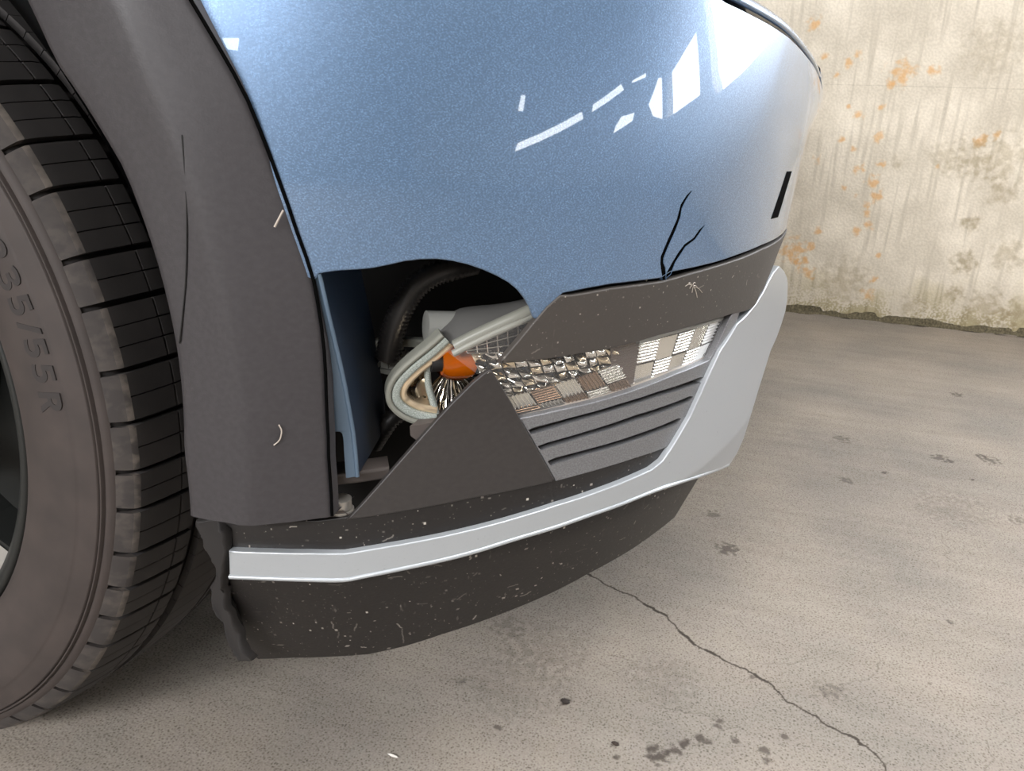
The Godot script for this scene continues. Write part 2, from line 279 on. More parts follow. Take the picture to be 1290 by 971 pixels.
# A panel of the skin: outline and holes in (s, h) millimetres, lifted by d, of a thickness, with a rolled edge.
func sheet(st: SurfaceTool, outline: PackedVector2Array, holes: Array, d: float, thick: float, mode := 0, cell := 8.0, roll := .0012) -> void:
	var rr := roll * 1000.0
	var inside := outline
	if roll > 0:
		var shrunk := Geometry2D.offset_polygon(outline if not Geometry2D.is_polygon_clockwise(outline) else reversed(outline), -rr)
		var best := 0.0
		for q in shrunk:
			if q.size() > 2 and area(q) > best:
				best = area(q)
				inside = q
	var lo := inside[0]
	var hi := inside[0]
	for v in inside:
		lo = lo.min(v)
		hi = hi.max(v)
	var boxes := []
	for hole in holes:
		var a: Vector2 = hole[0]
		var b: Vector2 = hole[0]
		for v in hole:
			a = a.min(v)
			b = b.max(v)
		boxes.append(Rect2(a, b - a))
	var x := lo.x
	while x < hi.x:
		var step: float = cell if x < 1250 else cell * 3
		var y := lo.y
		while y < hi.y:
			var c := PackedVector2Array([Vector2(x, y), Vector2(x + step, y), Vector2(x + step, y + cell), Vector2(x, y + cell)])
			var parts := Geometry2D.intersect_polygons(c, inside)
			for k in holes.size():
				if boxes[k].intersects(Rect2(x, y, step, cell)):
					var left: Array[PackedVector2Array] = []
					for q in parts: left.append_array(Geometry2D.clip_polygons(q, holes[k]))
					parts = left
			for q in parts:
				if q.size() < 3: continue
				var idx := Geometry2D.triangulate_polygon(q)
				var vs := []
				var ns := []
				for v in q:
					vs.append(S(v.x * .001, v.y * .001, d, mode))
					ns.append(N(v.x * .001, v.y * .001, mode))
				for t in range(0, idx.size(), 3):
					tri(st, vs[idx[t]], vs[idx[t + 1]], vs[idx[t + 2]], ns[idx[t]], ns[idx[t + 1]], ns[idx[t + 2]])
			y += cell
		x += step
	edge(st, outline, d, thick, mode, roll, false)
	for hole in holes: edge(st, hole, d, thick, mode, 0.0, true)

func reversed(p: PackedVector2Array) -> PackedVector2Array:
	var q := p.duplicate()
	q.reverse()
	return q

func area(p: PackedVector2Array) -> float:
	var a := 0.0
	for i in p.size(): a += p[i].cross(p[(i + 1) % p.size()])
	return absf(a) * .5

func dense(p: PackedVector2Array, step := 5.0) -> PackedVector2Array:
	var o := PackedVector2Array()
	for i in p.size():
		var a := p[i]
		var b := p[(i + 1) % p.size()]
		var n := maxi(1, int(ceil(a.distance_to(b) / (step if a.x < 1250 else step * 5))))
		for k in n: o.append(a.lerp(b, float(k) / n))
	return o

func edge(st: SurfaceTool, outline: PackedVector2Array, d: float, thick: float, mode: int, roll: float, hole: bool) -> void:
	var p := dense(outline)
	if Geometry2D.is_polygon_clockwise(p): p.reverse()
	var n := p.size()
	var rows := []
	var ns := []
	var steps := 4 if roll > 0 else 0
	for i in n + 1:
		var a := p[(i - 1 + n) % n]
		var b := p[i % n]
		var c := p[(i + 1) % n]
		var t1 := (b - a).normalized()
		var t2 := (c - b).normalized()
		var m := Vector2(t1.y, -t1.x) + Vector2(t2.y, -t2.x)
		m = m.normalized() if m.length() > .01 else Vector2(t1.y, -t1.x)
		if hole: m = -m
		var row := []
		var nn := []
		var up := N(b.x * .001, b.y * .001, mode)
		var side := (S((b.x + m.x) * .001, (b.y + m.y) * .001, d, mode) - S(b.x * .001, b.y * .001, d, mode)).normalized()
		for k in steps:
			var f := HALF_PI * k / steps
			var q := b - m * roll * 1000.0 * (1.0 - sin(f))
			row.append(S(q.x * .001, q.y * .001, d - roll * (1.0 - cos(f)), mode))
			nn.append((up * cos(f) + side * sin(f)).normalized())
		row.append(S(b.x * .001, b.y * .001, d - roll, mode))
		nn.append(side)
		row.append(S(b.x * .001, b.y * .001, d - thick, mode))
		nn.append(side)
		rows.append(row)
		ns.append(nn)
	grid(st, rows, ns)

# ------------------------------------------------------------------ scene helpers
var taken := {}
func numbered(called: String) -> String:
	taken[called] = taken.get(called, -1) + 1
	return called if taken[called] == 0 else "%s_%03d" % [called, taken[called]]

func obj(called: String, st: SurfaceTool, m: Material, parent: Node = self) -> MeshInstance3D:
	var o := MeshInstance3D.new()
	o.name = called if parent != self else numbered(called)
	o.mesh = st.commit()
	o.material_override = m
	if parent != self:
		var k := 1
		while parent.has_node(NodePath(o.name)):
			o.name = "%s_%03d" % [called, k]
			k += 1
	parent.add_child(o, true)
	return o

var counts := {}
func piece(called: String, st: SurfaceTool, m: Material, parent: Node) -> MeshInstance3D:  # a numbered part, cheap to name
	var key := "%d/%s" % [parent.get_instance_id(), called]
	counts[key] = counts.get(key, -1) + 1
	var o := MeshInstance3D.new()
	o.name = called if counts[key] == 0 else "%s_%03d" % [called, counts[key]]
	o.mesh = st.commit()
	o.material_override = m
	parent.add_child(o, true)
	return o

func tag(o: Node, label: String, category: String, group := "") -> void:
	o.set_meta("label", label)
	o.set_meta("category", category)
	if group: o.set_meta("group", group)

func box(st: SurfaceTool, lo: Vector3, hi: Vector3) -> void:
	var c := func(i, j, k): return Vector3(hi.x if i else lo.x, hi.y if j else lo.y, hi.z if k else lo.z)
	for ax in 3:
		for e in 2:
			var n := Vector3.ZERO
			n[ax] = 1.0 if e else -1.0
			var q := []
			for uv in [[0, 0], [1, 0], [1, 1], [0, 1]]:
				var v := Vector3.ZERO
				v[ax] = hi[ax] if e else lo[ax]
				v[(ax + 1) % 3] = hi[(ax + 1) % 3] if uv[0] else lo[(ax + 1) % 3]
				v[(ax + 2) % 3] = hi[(ax + 2) % 3] if uv[1] else lo[(ax + 2) % 3]
				q.append(v)
			quad(st, q[0], q[1], q[2], q[3], n)

func slab(called: String, lo: Vector3, hi: Vector3, m: Material) -> MeshInstance3D:
	var st := fresh()
	box(st, lo, hi)
	var o := obj(called, st, m)
	o.set_meta("kind", "structure")
	return o

# ------------------------------------------------------------------ materials
func plain(c: Color, rough := .6, metal := 0.0) -> StandardMaterial3D:
	var m := StandardMaterial3D.new()
	m.albedo_color = c
	m.roughness = rough
	m.metallic = metal
	return m

func noise(kind: int, freq: float, octaves := 4, sd := 1) -> FastNoiseLite:
	var n := FastNoiseLite.new()
	n.noise_type = kind
	n.frequency = freq
	n.seed = sd
	n.fractal_octaves = octaves
	if octaves <= 1: n.fractal_type = FastNoiseLite.FRACTAL_NONE
	return n

func tex(im: Image) -> ImageTexture:
	return ImageTexture.create_from_image(im)

func tri_map(m: StandardMaterial3D, per_metre: float) -> void:
	m.uv1_triplanar = true
	m.uv1_world_triplanar = true
	m.uv1_scale = Vector3.ONE * per_metre

func grain(size: int, freq: float, low: float, high: float, sd: int, octaves := 2) -> Image:  # seamless grey noise between two tones
	var im := noise(FastNoiseLite.TYPE_SIMPLEX, freq, octaves, sd).get_seamless_image(size, size)
	im.convert(Image.FORMAT_L8)
	var b := im.get_data()
	for i in b.size(): b[i] = int(255.0 * lerpf(low, high, b[i] / 255.0))
	return Image.create_from_data(size, size, false, Image.FORMAT_L8, b)

func specks(size: int, base: Color, spot: Color, count: int, streaks: int, sd: int, big := 2.2) -> Image:
	rng.seed = sd
	var im := Image.create(size, size, false, Image.FORMAT_RGB8)
	im.fill(base)
	for k in 9000:
		var g := base.lerp(spot, rng.randf() * .06)
		im.fill_rect(Rect2i(rng.randi() % size, rng.randi() % size, 1 + rng.randi() % 3, 1 + rng.randi() % 3), g)
	for k in count:
		var x := rng.randi() % size
		var y := rng.randi() % size
		var w := 1 + int(pow(rng.randf(), 4.0) * big)
		im.fill_rect(Rect2i(x, y, w, w + rng.randi() % 2), base.lerp(spot, .25 + .75 * pow(rng.randf(), 1.6)))
	for k in streaks:
		var p := Vector2(rng.randf(), rng.randf()) * size
		var dir := Vector2.from_angle(rng.randf() * TAU)
		var c := base.lerp(spot, .2 + .5 * rng.randf())
		for t in 4 + rng.randi() % 14:
			im.fill_rect(Rect2i(posmod(int(p.x), size - 2), posmod(int(p.y), size - 2), 2, 2), c)
			p += dir
			dir = dir.rotated(rng.randf_range(-.2, .2))
	return im

func make_materials() -> void:
	# metallic paint with flakes under a clear coat
	var fl := grain(512, .55, 0.0, 1.0, 5, 1)
	var pa := fl.duplicate()
	var pb := PackedByteArray()
	pb.resize(512 * 512 * 3)
	var fb := fl.get_data()
	for i in fb.size():
		var v := fb[i] / 255.0
		var k := lerpf(.80, 1.0, v) + (.18 if v > .80 else 0.0)
		pb[i * 3] = int(clampf(PAINT_RGB.r * k, 0, 1) * 255)
		pb[i * 3 + 1] = int(clampf(PAINT_RGB.g * k, 0, 1) * 255)
		pb[i * 3 + 2] = int(clampf(PAINT_RGB.b * k, 0, 1) * 255)
	var paint := plain(Color.WHITE, .40, .42)
	paint.albedo_texture = tex(Image.create_from_data(512, 512, false, Image.FORMAT_RGB8, pb))
	var bump := fl.duplicate()
	bump.bump_map_to_normal_map(1.0)
	paint.normal_enabled = true
	paint.normal_texture = tex(bump)
	paint.normal_scale = .10
	paint.clearcoat_enabled = true
	paint.clearcoat = 1.0
	paint.clearcoat_roughness = .02
	tri_map(paint, 3.2)
	M.paint = paint
	var cl := plain(Color(.225, .213, .222), .5)
	cl.albedo_texture = tex(grain(512, .08, .86, 1.0, 9, 4))
	cl.normal_enabled = true
	var cb := grain(512, .35, 0, 1, 11, 2)
	cb.bump_map_to_normal_map(1.0)
	cl.normal_texture = tex(cb)
	cl.normal_scale = .12
	tri_map(cl, 4.0)
	M.clad = cl
	var trim := cl.duplicate()
	trim.albedo_color = Color.WHITE
	trim.albedo_texture = tex(specks(1024, Color(.25, .228, .215), Color(.92, .88, .82), 1700, 40, 21, 2.4))
	trim.roughness = .55
	tri_map(trim, 2.2)
	M.trim = trim
	var lower: StandardMaterial3D = trim.duplicate()
	lower.albedo_texture = tex(specks(1024, Color(.098, .086, .08), Color(.95, .91, .86), 3400, 150, 22, 3.2))
	lower.roughness = .5
	tri_map(lower, 1.9)
	M.lower = lower
	var bez: StandardMaterial3D = cl.duplicate()
	bez.albedo_color = Color(.205, .19, .185)
	M.bezel = bez
	var slot := plain(Color(.56, .56, .57), .42, .45)
	slot.albedo_texture = tex(grain(512, .5, .72, 1.0, 31, 1))
	tri_map(slot, 3.0)
	M.slotted = slot
	var silver := plain(Color.WHITE, .36, .45)
	var si := specks(1024, Color(.69, .705, .72), Color(.30, .32, .34), 170, 0, 41, 2.4)
	silver.albedo_texture = tex(si)
	tri_map(silver, 3.0)
	M.silver = silver
	M.chrome = plain(Color(.92, .91, .89), .06, 1.0)
	M.chrome_warm = plain(Color(.88, .82, .72), .12, 1.0)
	M.flute = plain(Color(.88, .87, .84), .14, .92)
	M.flute_bright = plain(Color(.96, .97, .98), .25, .15)
	M.flute_brown = plain(Color(.62, .53, .45), .15, .92)
	M.ribbed = plain(Color(.34, .285, .25), .3, .35)
	M.dark_cell = plain(Color(.13, .11, .11), .15, .5)
	M.grey_plastic = plain(Color(.55, .55, .53), .5)
	M.housing = plain(Color(.36, .355, .345), .55)
	M.gasket = plain(Color(.50, .50, .465), .4)
	M.glue = plain(Color(.74, .77, .74), .2)
	M.glue.albedo_texture = tex(grain(256, .12, .55, 1.0, 51, 3))
	tri_map(M.glue, 30.0)
	M.tan = plain(Color(.86, .78, .66), .2, .6)
	M.pale = plain(Color(.70, .66, .62), .25, .2)
	M.black = plain(Color(.055, .053, .055), .6)
	M.hose = plain(Color(.17, .16, .155), .4)
	M.void = plain(Color(.03, .03, .03), .95)
	M.void.metallic_specular = .08
	M.rubber_flap = plain(Color(.115, .10, .095), .75)
	M.bracket = plain(Color(.32, .29, .275), .6)
	M.metal = plain(Color(.72, .70, .67), .35, .6)
	var fin := plain(Color(.34, .41, .48), .5, .3)
	fin.clearcoat_enabled = true
	fin.clearcoat = .25
	fin.clearcoat_roughness = .2
	M.fin = fin
	M.fin_shaded = plain(Color(.14, .195, .27), .45, .2)  # thin inner coat, colour darkened for the shade inside the hole
	var glass := plain(Color(1, 1, 1, .04), .02)
	glass.transparency = BaseMaterial3D.TRANSPARENCY_ALPHA
	M.glass = glass
	var amber := plain(Color(1.0, .50, .06, .34), .03)
	amber.refraction_enabled = true
	amber.refraction_scale = .05
	M.amber = amber
	M.filament = plain(Color(.9, .55, .2), .2, .9)
	# tyre rubber with dust
	var tyre := plain(Color.WHITE, .82)
	var tn := noise(FastNoiseLite.TYPE_SIMPLEX, .012, 5, 61).get_seamless_image(512, 512)
	tn.convert(Image.FORMAT_L8)
	var tb := tn.get_data()
	var to := PackedByteArray()
	to.resize(tb.size() * 3)
	for i in tb.size():
		var k := .85 + .3 * (tb[i] / 255.0)
		to[i * 3] = int(TYRE_RGB.r * k * 255)
		to[i * 3 + 1] = int(TYRE_RGB.g * k * 255)
		to[i * 3 + 2] = int(TYRE_RGB.b * k * 255)
	tyre.albedo_texture = tex(Image.create_from_data(512, 512, false, Image.FORMAT_RGB8, to))
	tri_map(tyre, 3.0)
	M.tyre = tyre
	var worn: StandardMaterial3D = tyre.duplicate()
	var wo := PackedByteArray()
	wo.resize(tb.size() * 3)
	for i in tb.size():
		var v := ss(.35, .72, tb[i] / 255.0)
		wo[i * 3] = int(lerpf(.20, .37, v) * 255)
		wo[i * 3 + 1] = int(lerpf(.182, .34, v) * 255)
		wo[i * 3 + 2] = int(lerpf(.175, .31, v) * 255)
	worn.albedo_texture = tex(Image.create_from_data(512, 512, false, Image.FORMAT_RGB8, wo))
	tri_map(worn, 7.0)
	M.worn = worn
	var dusty: StandardMaterial3D = worn.duplicate()
	var du := PackedByteArray()
	du.resize(tb.size() * 3)
	for i in tb.size():
		var v := ss(.45, .8, tb[i] / 255.0)
		du[i * 3] = int(lerpf(.20, .275, v) * 255)
		du[i * 3 + 1] = int(lerpf(.182, .25, v) * 255)
		du[i * 3 + 2] = int(lerpf(.175, .232, v) * 255)
	dusty.albedo_texture = tex(Image.create_from_data(512, 512, false, Image.FORMAT_RGB8, du))
	M.dusty = dusty
	M.side = tyre.duplicate()
	M.side.albedo_color = Color(1.12, 1.04, 1.0)
	M.side.roughness = .7
	M.letter = plain(Color(.17, .15, .145), .75)
	M.rim = plain(Color(.13, .135, .13), .45, .2)
	M.machined = plain(Color(.80, .80, .79), .3, .8)

const PAINT_RGB := Color(.405, .51, .635)
const TYRE_RGB := Color(.185, .172, .168)

func floor_material() -> StandardMaterial3D:
	var n := 2048
	var size := 2.6
	var a := noise(FastNoiseLite.TYPE_SIMPLEX, .0035, 5, 71).get_image(n, n)
	a.convert(Image.FORMAT_L8)
	var b := noise(FastNoiseLite.TYPE_SIMPLEX, .03, 3, 72).get_image(n / 8, n)   # broom strokes along the wall
	b.resize(n, n, Image.INTERPOLATE_CUBIC)
	b.convert(Image.FORMAT_L8)
	var c := noise(FastNoiseLite.TYPE_SIMPLEX, .42, 2, 73).get_image(n, n)
	c.convert(Image.FORMAT_L8)
	var A := a.get_data()
	var B := b.get_data()
	var C := c.get_data()
	var o := PackedByteArray()
	o.resize(n * n * 3)
	var lift := PackedByteArray()
	lift.resize(n * n)
	for i in n * n:
		var g := C[i]
		var t := 109 + ((A[i] * 3 + B[i]) >> 5) + ((g * 26) >> 8)
		if g < 76: t -= (76 - g) * 3 / 4      # pores
		lift[i] = g
		var j := i * 3
		o[j] = clampi(t, 0, 255)
		o[j + 1] = clampi(t - 7 - (A[i] >> 6), 0, 255)
		o[j + 2] = clampi(t - 15 - (A[i] >> 5), 0, 255)
	var im := Image.create_from_data(n, n, false, Image.FORMAT_RGB8, o)
	var hm := Image.create_from_data(n, n, false, Image.FORMAT_L8, lift)
	rng.seed = 5
	var k := n / size
	var fn := noise(FastNoiseLite.TYPE_SIMPLEX, .09, 3, 74)
	for q in range(0, FSTAIN_SHADE.size(), 4):  # oil and dirt stains, and a faint shadow streak painted in
		var p := Vector2(FSTAIN_SHADE[q] * .001 + .4, FSTAIN_SHADE[q + 1] * .001 + 1.25) * k
		var r: float = FSTAIN_SHADE[q + 2] * .001 * k
		for y in range(int(p.y - r * 1.6), int(p.y + r * 1.6) + 1):
			for x in range(int(p.x - r * 1.6), int(p.x + r * 1.6) + 1):
				if x < 0 or y < 0 or x >= n or y >= n: continue
				var e: float = Vector2(x, y).distance_to(p) / r
				var v: float = clampf(1.35 - e + fn.get_noise_2d(x, y) * 1.5, 0, 1) * FSTAIN_SHADE[q + 3] * .01
				if e < 1.6 and v > 0: im.set_pixel(x, y, im.get_pixel(x, y).lerp(Color(.22, .19, .165), v * ss(1.6, .9, e)))
	var walk := []
	for q in range(0, FCRACK.size(), 2): walk.append(Vector2(FCRACK[q] * .001 + .4, FCRACK[q + 1] * .001 + 1.25) * k)
	var lines := [walk]
	for branch in 14:  # hair cracks and scuffs
		var p: Vector2 = Vector2(rng.randf_range(.9, 1.9), rng.randf_range(.7, 2.0)) * k
		var dir := Vector2.from_angle(rng.randf() * TAU)
		var l := [p]
		for s in 3 + rng.randi() % 5:
			p += dir * 12
			dir = dir.rotated(rng.randf_range(-.6, .6))
			l.append(p)
		lines.append(l)
	for li in lines.size():
		var l: Array = lines[li]
		for s in l.size() - 1:
			var steps := int(l[s].distance_to(l[s + 1]) * 2) + 1
			for t in steps:
				var p: Vector2 = l[s].lerp(l[s + 1], float(t) / steps)
				p += Vector2(fn.get_noise_2d(p.x * .25, p.y * .25), fn.get_noise_2d(p.y * .25 + 900, p.x * .25)) * 5.0
				var w := 1 if li else 1 + int(fn.get_noise_2d(p.x * .3, 77) > .15)
				for y in w + 1 - int(li > 0):
					for x in w:
						var X := int(p.x) + x
						var Y := int(p.y) + y
						if X < 0 or Y < 0 or X >= n or Y >= n: continue
						im.set_pixel(X, Y, im.get_pixel(X, Y).lerp(Color(.2, .17, .14), .12 if li else .6))
						hm.set_pixel(X, Y, Color(0, 0, 0))
	var m := plain(Color.WHITE, .85)
	m.albedo_texture = tex(im)
	m.heightmap_enabled = true
	m.heightmap_texture = tex(hm)
	m.heightmap_scale = .06
	return m

func wall_material() -> StandardMaterial3D:
	var w := 1024
	var h := 640
	var k := 512.0    # pixels per metre: 2 m by 1.25 m
	var a := noise(FastNoiseLite.TYPE_SIMPLEX, .010, 5, 81).get_image(w, h)
	a.convert(Image.FORMAT_L8)
	var b := noise(FastNoiseLite.TYPE_SIMPLEX, .07, 4, 82).get_image(w, h / 16)
	b.resize(w, h, Image.INTERPOLATE_CUBIC)
	b.convert(Image.FORMAT_L8)
	var c := noise(FastNoiseLite.TYPE_SIMPLEX, .2, 2, 83).get_image(w, h)
	c.convert(Image.FORMAT_L8)
	var A := a.get_data()
	var B := b.get_data()
	var C := c.get_data()
	var o := PackedByteArray()
	o.resize(w * h * 3)
	for y in h:
		var up := 1.25 - y / k
		for x in w:
			var i := y * w + x
			var t := 194 + (A[i] >> 3) + (C[i] >> 4)
			var s := B[i] / 255.0                         # rain streaks
			t -= int(ss(.50, .95, s) * 22.0 * A[i] / 128.0 * (.3 + C[i] / 255.0))
			var moss := clampf(1.0 - (up - .01) / (.05 + .12 * A[i] / 255.0), 0, 1) * ss(.35, .6, A[i] / 255.0 * .6 + C[i] / 255.0 * .4)
			if absf(up - .66) < .0016: t -= 14
			o[i * 3] = clampi(t - int(moss * 60), 0, 255)
			o[i * 3 + 1] = clampi(t - 10 - int(moss * 62), 0, 255)
			o[i * 3 + 2] = clampi(t - 27 - int(moss * 78), 0, 255)
	var im := Image.create_from_data(w, h, false, Image.FORMAT_RGB8, o)
	var fn := noise(FastNoiseLite.TYPE_SIMPLEX, .06, 3, 84)
	for pass_ in 2:
		var L: Array = WRUST if pass_ == 0 else WSTAIN
		var each := 3 if pass_ == 0 else 4
		for q in range(0, L.size(), each):
			var p := Vector2((L[q] * .001 - .2) * k, (1.25 - L[q + 1] * .001) * k)
			var r: float = L[q + 2] * .001 * k
			var most: float = .62 if pass_ == 0 else L[q + 3] * .01
			var tone := Color(.86, .64, .40) if pass_ == 0 else Color(.52, .46, .34)
			for y in range(int(p.y - r * 2), int(p.y + r * 2) + 1):
				for x in range(int(p.x - r * 2), int(p.x + r * 2) + 1):
					if x < 0 or y < 0 or x >= w or y >= h: continue
					var e := Vector2(x, y).distance_to(p) / r
					var v := clampf(1.1 - e + fn.get_noise_2d(x, y) * .9, 0, 1) * ss(2.0, .8, e) * most
					if v > 0: im.set_pixel(x, y, im.get_pixel(x, y).lerp(tone, v))
	var m := plain(Color.WHITE, .9)
	m.albedo_texture = tex(im)
	m.heightmap_enabled = true
	m.heightmap_texture = tex(c)
	m.heightmap_scale = .08
	return m

# ------------------------------------------------------------------ the start
func _ready() -> void:
	var cam := Camera3D.new()
	cam.name = "camera"
	cam.keep_aspect = Camera3D.KEEP_HEIGHT
	cam.fov = rad_to_deg(2.0 * atan(485.5 / 1006.0))
	cam.near = .02
	cam.far = 200.0
	var R := Vector3(0.948324, 0, -0.317305)
	var F := Vector3(-0.297788, -0.345298, -0.889995)
	var U := Vector3(-0.109565, 0.938493, -0.327455)
	var roll := deg_to_rad(1.8)
	cam.transform = Transform3D(Basis(R * cos(roll) + U * sin(roll), U * cos(roll) - R * sin(roll), -F), Vector3(0.79084, 0.614, 1.316767))
	add_child(cam)

	var env := Environment.new()
	var sky_m := ProceduralSkyMaterial.new()
	sky_m.sky_top_color = Color(.90, .93, .97)
	sky_m.sky_horizon_color = Color(.98, .98, .97)
	sky_m.ground_horizon_color = Color(.75, .74, .71)
	sky_m.ground_bottom_color = Color(.45, .43, .40)
	sky_m.sky_energy_multiplier = 3.4
	sky_m.ground_energy_multiplier = 1.5
	var sky := Sky.new()
	sky.sky_material = sky_m
	env.background_mode = Environment.BG_SKY
	env.sky = sky
	env.ambient_light_source = Environment.AMBIENT_SOURCE_SKY
	env.tonemap_mode = Environment.TONE_MAPPER_LINEAR
	env.tonemap_exposure = 1.0
	env.sdfgi_enabled = true
	env.ssao_enabled = true
	env.ssil_enabled = true
	var we := WorldEnvironment.new()
	we.name = "world_environment"
	we.environment = env
	add_child(we)

	for e in [[Vector3(1.7, 2.93, .9), 8.5, "fill_ahead"], [Vector3(.6, 2.93, 5.4), 34.0, "fill_beside"], [Vector3(-1.8, 2.93, 6.4), 72.0, "fill_behind"]]:  # unseen ceiling lamps, added as fill light
		var al := AreaLight3D.new()
		al.name = e[2]
		al.area_size = Vector2(2.4, 1.2)
		al.light_energy = e[1]
		al.light_color = Color(.985, .99, 1.0)
		al.area_range = 20.0
		al.area_attenuation = 2.0
		al.shadow_enabled = true
		al.transform = Transform3D(Basis(Vector3.RIGHT, -HALF_PI), e[0])
		add_child(al)
	build_plan()
	make_materials()
	setting()
	car()
	debris()

func setting() -> void:
	# floor
	var st := fresh()
	var lo := Vector3(-9, -.25, -1.47)
	var hi := Vector3(7, 0, 8)
	st.set_uv(Vector2.ZERO)
	box(st, lo, hi - Vector3(0, .0005, 0))
	for v in [[lo.x, lo.z], [hi.x, lo.z], [hi.x, hi.z], [lo.x, lo.z], [hi.x, hi.z], [lo.x, hi.z]]:
		st.set_normal(Vector3.UP)
		st.set_uv(Vector2((v[0] + .4) / 2.6, (v[1] + 1.25) / 2.6))
		st.add_vertex(Vector3(v[0], 0, v[1]))
	var f := obj("floor", st, floor_material())
	f.set_meta("kind", "structure")
	# the wall on the far side of the car, with two openings further ahead
	uv_on = true
	var w := cut_wall("wall_left", [[-9.0, -.1], [7.0, -.1], [7.0, 3.0], [-9.0, 3.0]], [[[1.68, 1.03], [3.55, 1.03], [3.55, 2.3], [1.68, 2.3]], [[4.1, 1.05], [6.5, 1.05], [6.5, 1.73], [4.1, 1.73]]], 2, -1.45, -1.25, wall_material())
	uv_on = false
	# the crumbled mortar at its foot
	st = fresh()
	var fn := noise(FastNoiseLite.TYPE_SIMPLEX, 9.0, 4, 91)
	var rows := []
	for i in 421:
		var x := -1.5 + i * .011
		var row := []
		for e in [[.022, -.002], [.014, .003], [.008, .007], [.003, .013], [-.004, .018]]:
			var g := fn.get_noise_2d(x, e[1] * 9) * .009
			row.append(Vector3(x, maxf(e[1] + g * .9, -.004), -1.25 + maxf(e[0] + g, -.004)))
		rows.append(row)
	loft(st, rows, Vector3(0, .7, .7))
	var mortar := plain(Color(.50, .46, .36), .95)
	mortar.albedo_texture = tex(grain(512, .05, .45, 1.0, 95, 5))
	tri_map(mortar, 4.0)
	obj("mortar_crust", st, mortar, w)
	# the rest of the parking deck
	var conc := plain(Color(.74, .73, .71), .9)
	conc.albedo_texture = tex(grain(512, .01, .85, 1.0, 96, 4))
	tri_map(conc, .5)
	var dim: StandardMaterial3D = conc.duplicate()
	dim.albedo_color = Color(.45, .44, .43)
	var top := slab("ceiling", Vector3(-9, 3.0, -1.47), Vector3(7, 3.25, 8.2), conc)
	for e in [[1.7, .9], [.6, 5.4], [-1.8, 6.4]]:
		var lp := fresh()
		box(lp, Vector3(e[0] - 1.22, 2.95, e[1] - .62), Vector3(e[0] + 1.22, 3.0, e[1] + .62))
		var lm := plain(Color(.9, .9, .88), .5)
		lm.emission_enabled = true
		lm.emission = Color(1.0, .97, .92)
		lm.emission_energy_multiplier = 1.5
		piece("added_light_panel", lp, lm, top)  # glowing panel added to go with the unseen fill lamps
	slab("wall_rear", Vector3(-9.2, -.1, -1.47), Vector3(-9, 3.0, 8), conc)
	slab("trim_1", Vector3(-2.5, 0, 3.1), Vector3(-2.2, 3.0, 3.4), conc)
	cut_wall("wall_right", [[-9.0, -.1], [7.0, -.1], [7.0, 3.0], [-9.0, 3.0]], [[[.12, 2.81], [.75, 2.86], [.69, 2.55], [.16, 2.54]]], 2, 8.0, 8.2, dim)  # hole added for one bright reflected spot in the paint
	# the end wall of the lane, slots added for bright reflections in paint
	cut_wall("wall_front", [[-1.47, -.1], [8.2, -.1], [8.2, 3.0], [-1.47, 3.0]], [[[3.95, .64], [3.87, .84], [1.87, 1.35], [1.83, 1.19]], [[1.58, 1.28], [1.53, 1.44], [.50, 1.73], [.38, 1.60]], [[.12, 1.68], [.08, 1.76], [-.52, 1.85], [-.50, 1.75]], [[-.54, 1.31], [-.71, 1.12], [-1.20, 1.05], [-1.20, 1.75], [-1.03, 1.75]], [[.83, .90], [.74, 1.03], [.53, 1.18], [.01, 1.23], [.11, 1.08]], [[3.85, 1.46], [3.73, 1.79], [3.50, 1.77], [3.60, 1.44]]], 0, 6.8, 7.0, conc)

# A wall of thickness from a to b along an axis (0: x, 2: z); outline and holes lie in (the other ground axis, height).
func cut_wall(called: String, outline: Array, holes: Array, axis: int, a: float, b: float, m: Material) -> MeshInstance3D:
	var pv := func(l: Array) -> PackedVector2Array:
		var o := PackedVector2Array()
		for e in l: o.append(Vector2(e[0], e[1]))
		return o
	var parts: Array = [pv.call(outline)]
	for hl in holes:
		var hole: PackedVector2Array = pv.call(hl)
		var lo := 1e9
		var hi := -1e9
		for v in hole:
			lo = minf(lo, v.x)
			hi = maxf(hi, v.x)
		var cut := (lo + hi) * .5   # the wall splits along each hole's middle, so that no piece has a hole inside
		var left := []
		for p in parts:
			for half in [PackedVector2Array([Vector2(-20, -9), Vector2(cut, -9), Vector2(cut, 9), Vector2(-20, 9)]), PackedVector2Array([Vector2(cut, -9), Vector2(20, -9), Vector2(20, 9), Vector2(cut, 9)])]:
				for q in Geometry2D.intersect_polygons(p, half): left.append_array(Geometry2D.clip_polygons(q, hole))
		parts = left
	var st := fresh()
	var at3 := func(v: Vector2, d: float) -> Vector3: return Vector3(d, v.y, v.x) if axis == 0 else Vector3(v.x, v.y, d)
	for p in parts:
		var idx := Geometry2D.triangulate_polygon(p)
		for k in range(0, idx.size(), 3):
			for e in [a, b]:
				var n := Vector3.ZERO
				n[axis] = -1.0 if e == a else 1.0
				tri(st, at3.call(p[idx[k]], e), at3.call(p[idx[k + 1]], e), at3.call(p[idx[k + 2]], e), n, n, n)
	var rims: Array = [pv.call(outline)]
	for hl in holes: rims.append(pv.call(hl))
	for r in rims.size():
		var p: PackedVector2Array = rims[r]
		var mid := Vector2.ZERO
		for v in p: mid += v / p.size()
		for k in p.size():
			var u := p[k]
			var v := p[(k + 1) % p.size()]
			var out := ((u + v) * .5 - mid) * (1.0 if r == 0 else -1.0)
			quad(st, at3.call(u, a), at3.call(v, a), at3.call(v, b), at3.call(u, b), at3.call(out, 0.0))
	var o := obj(called, st, m)
	o.set_meta("kind", "structure")
	return o

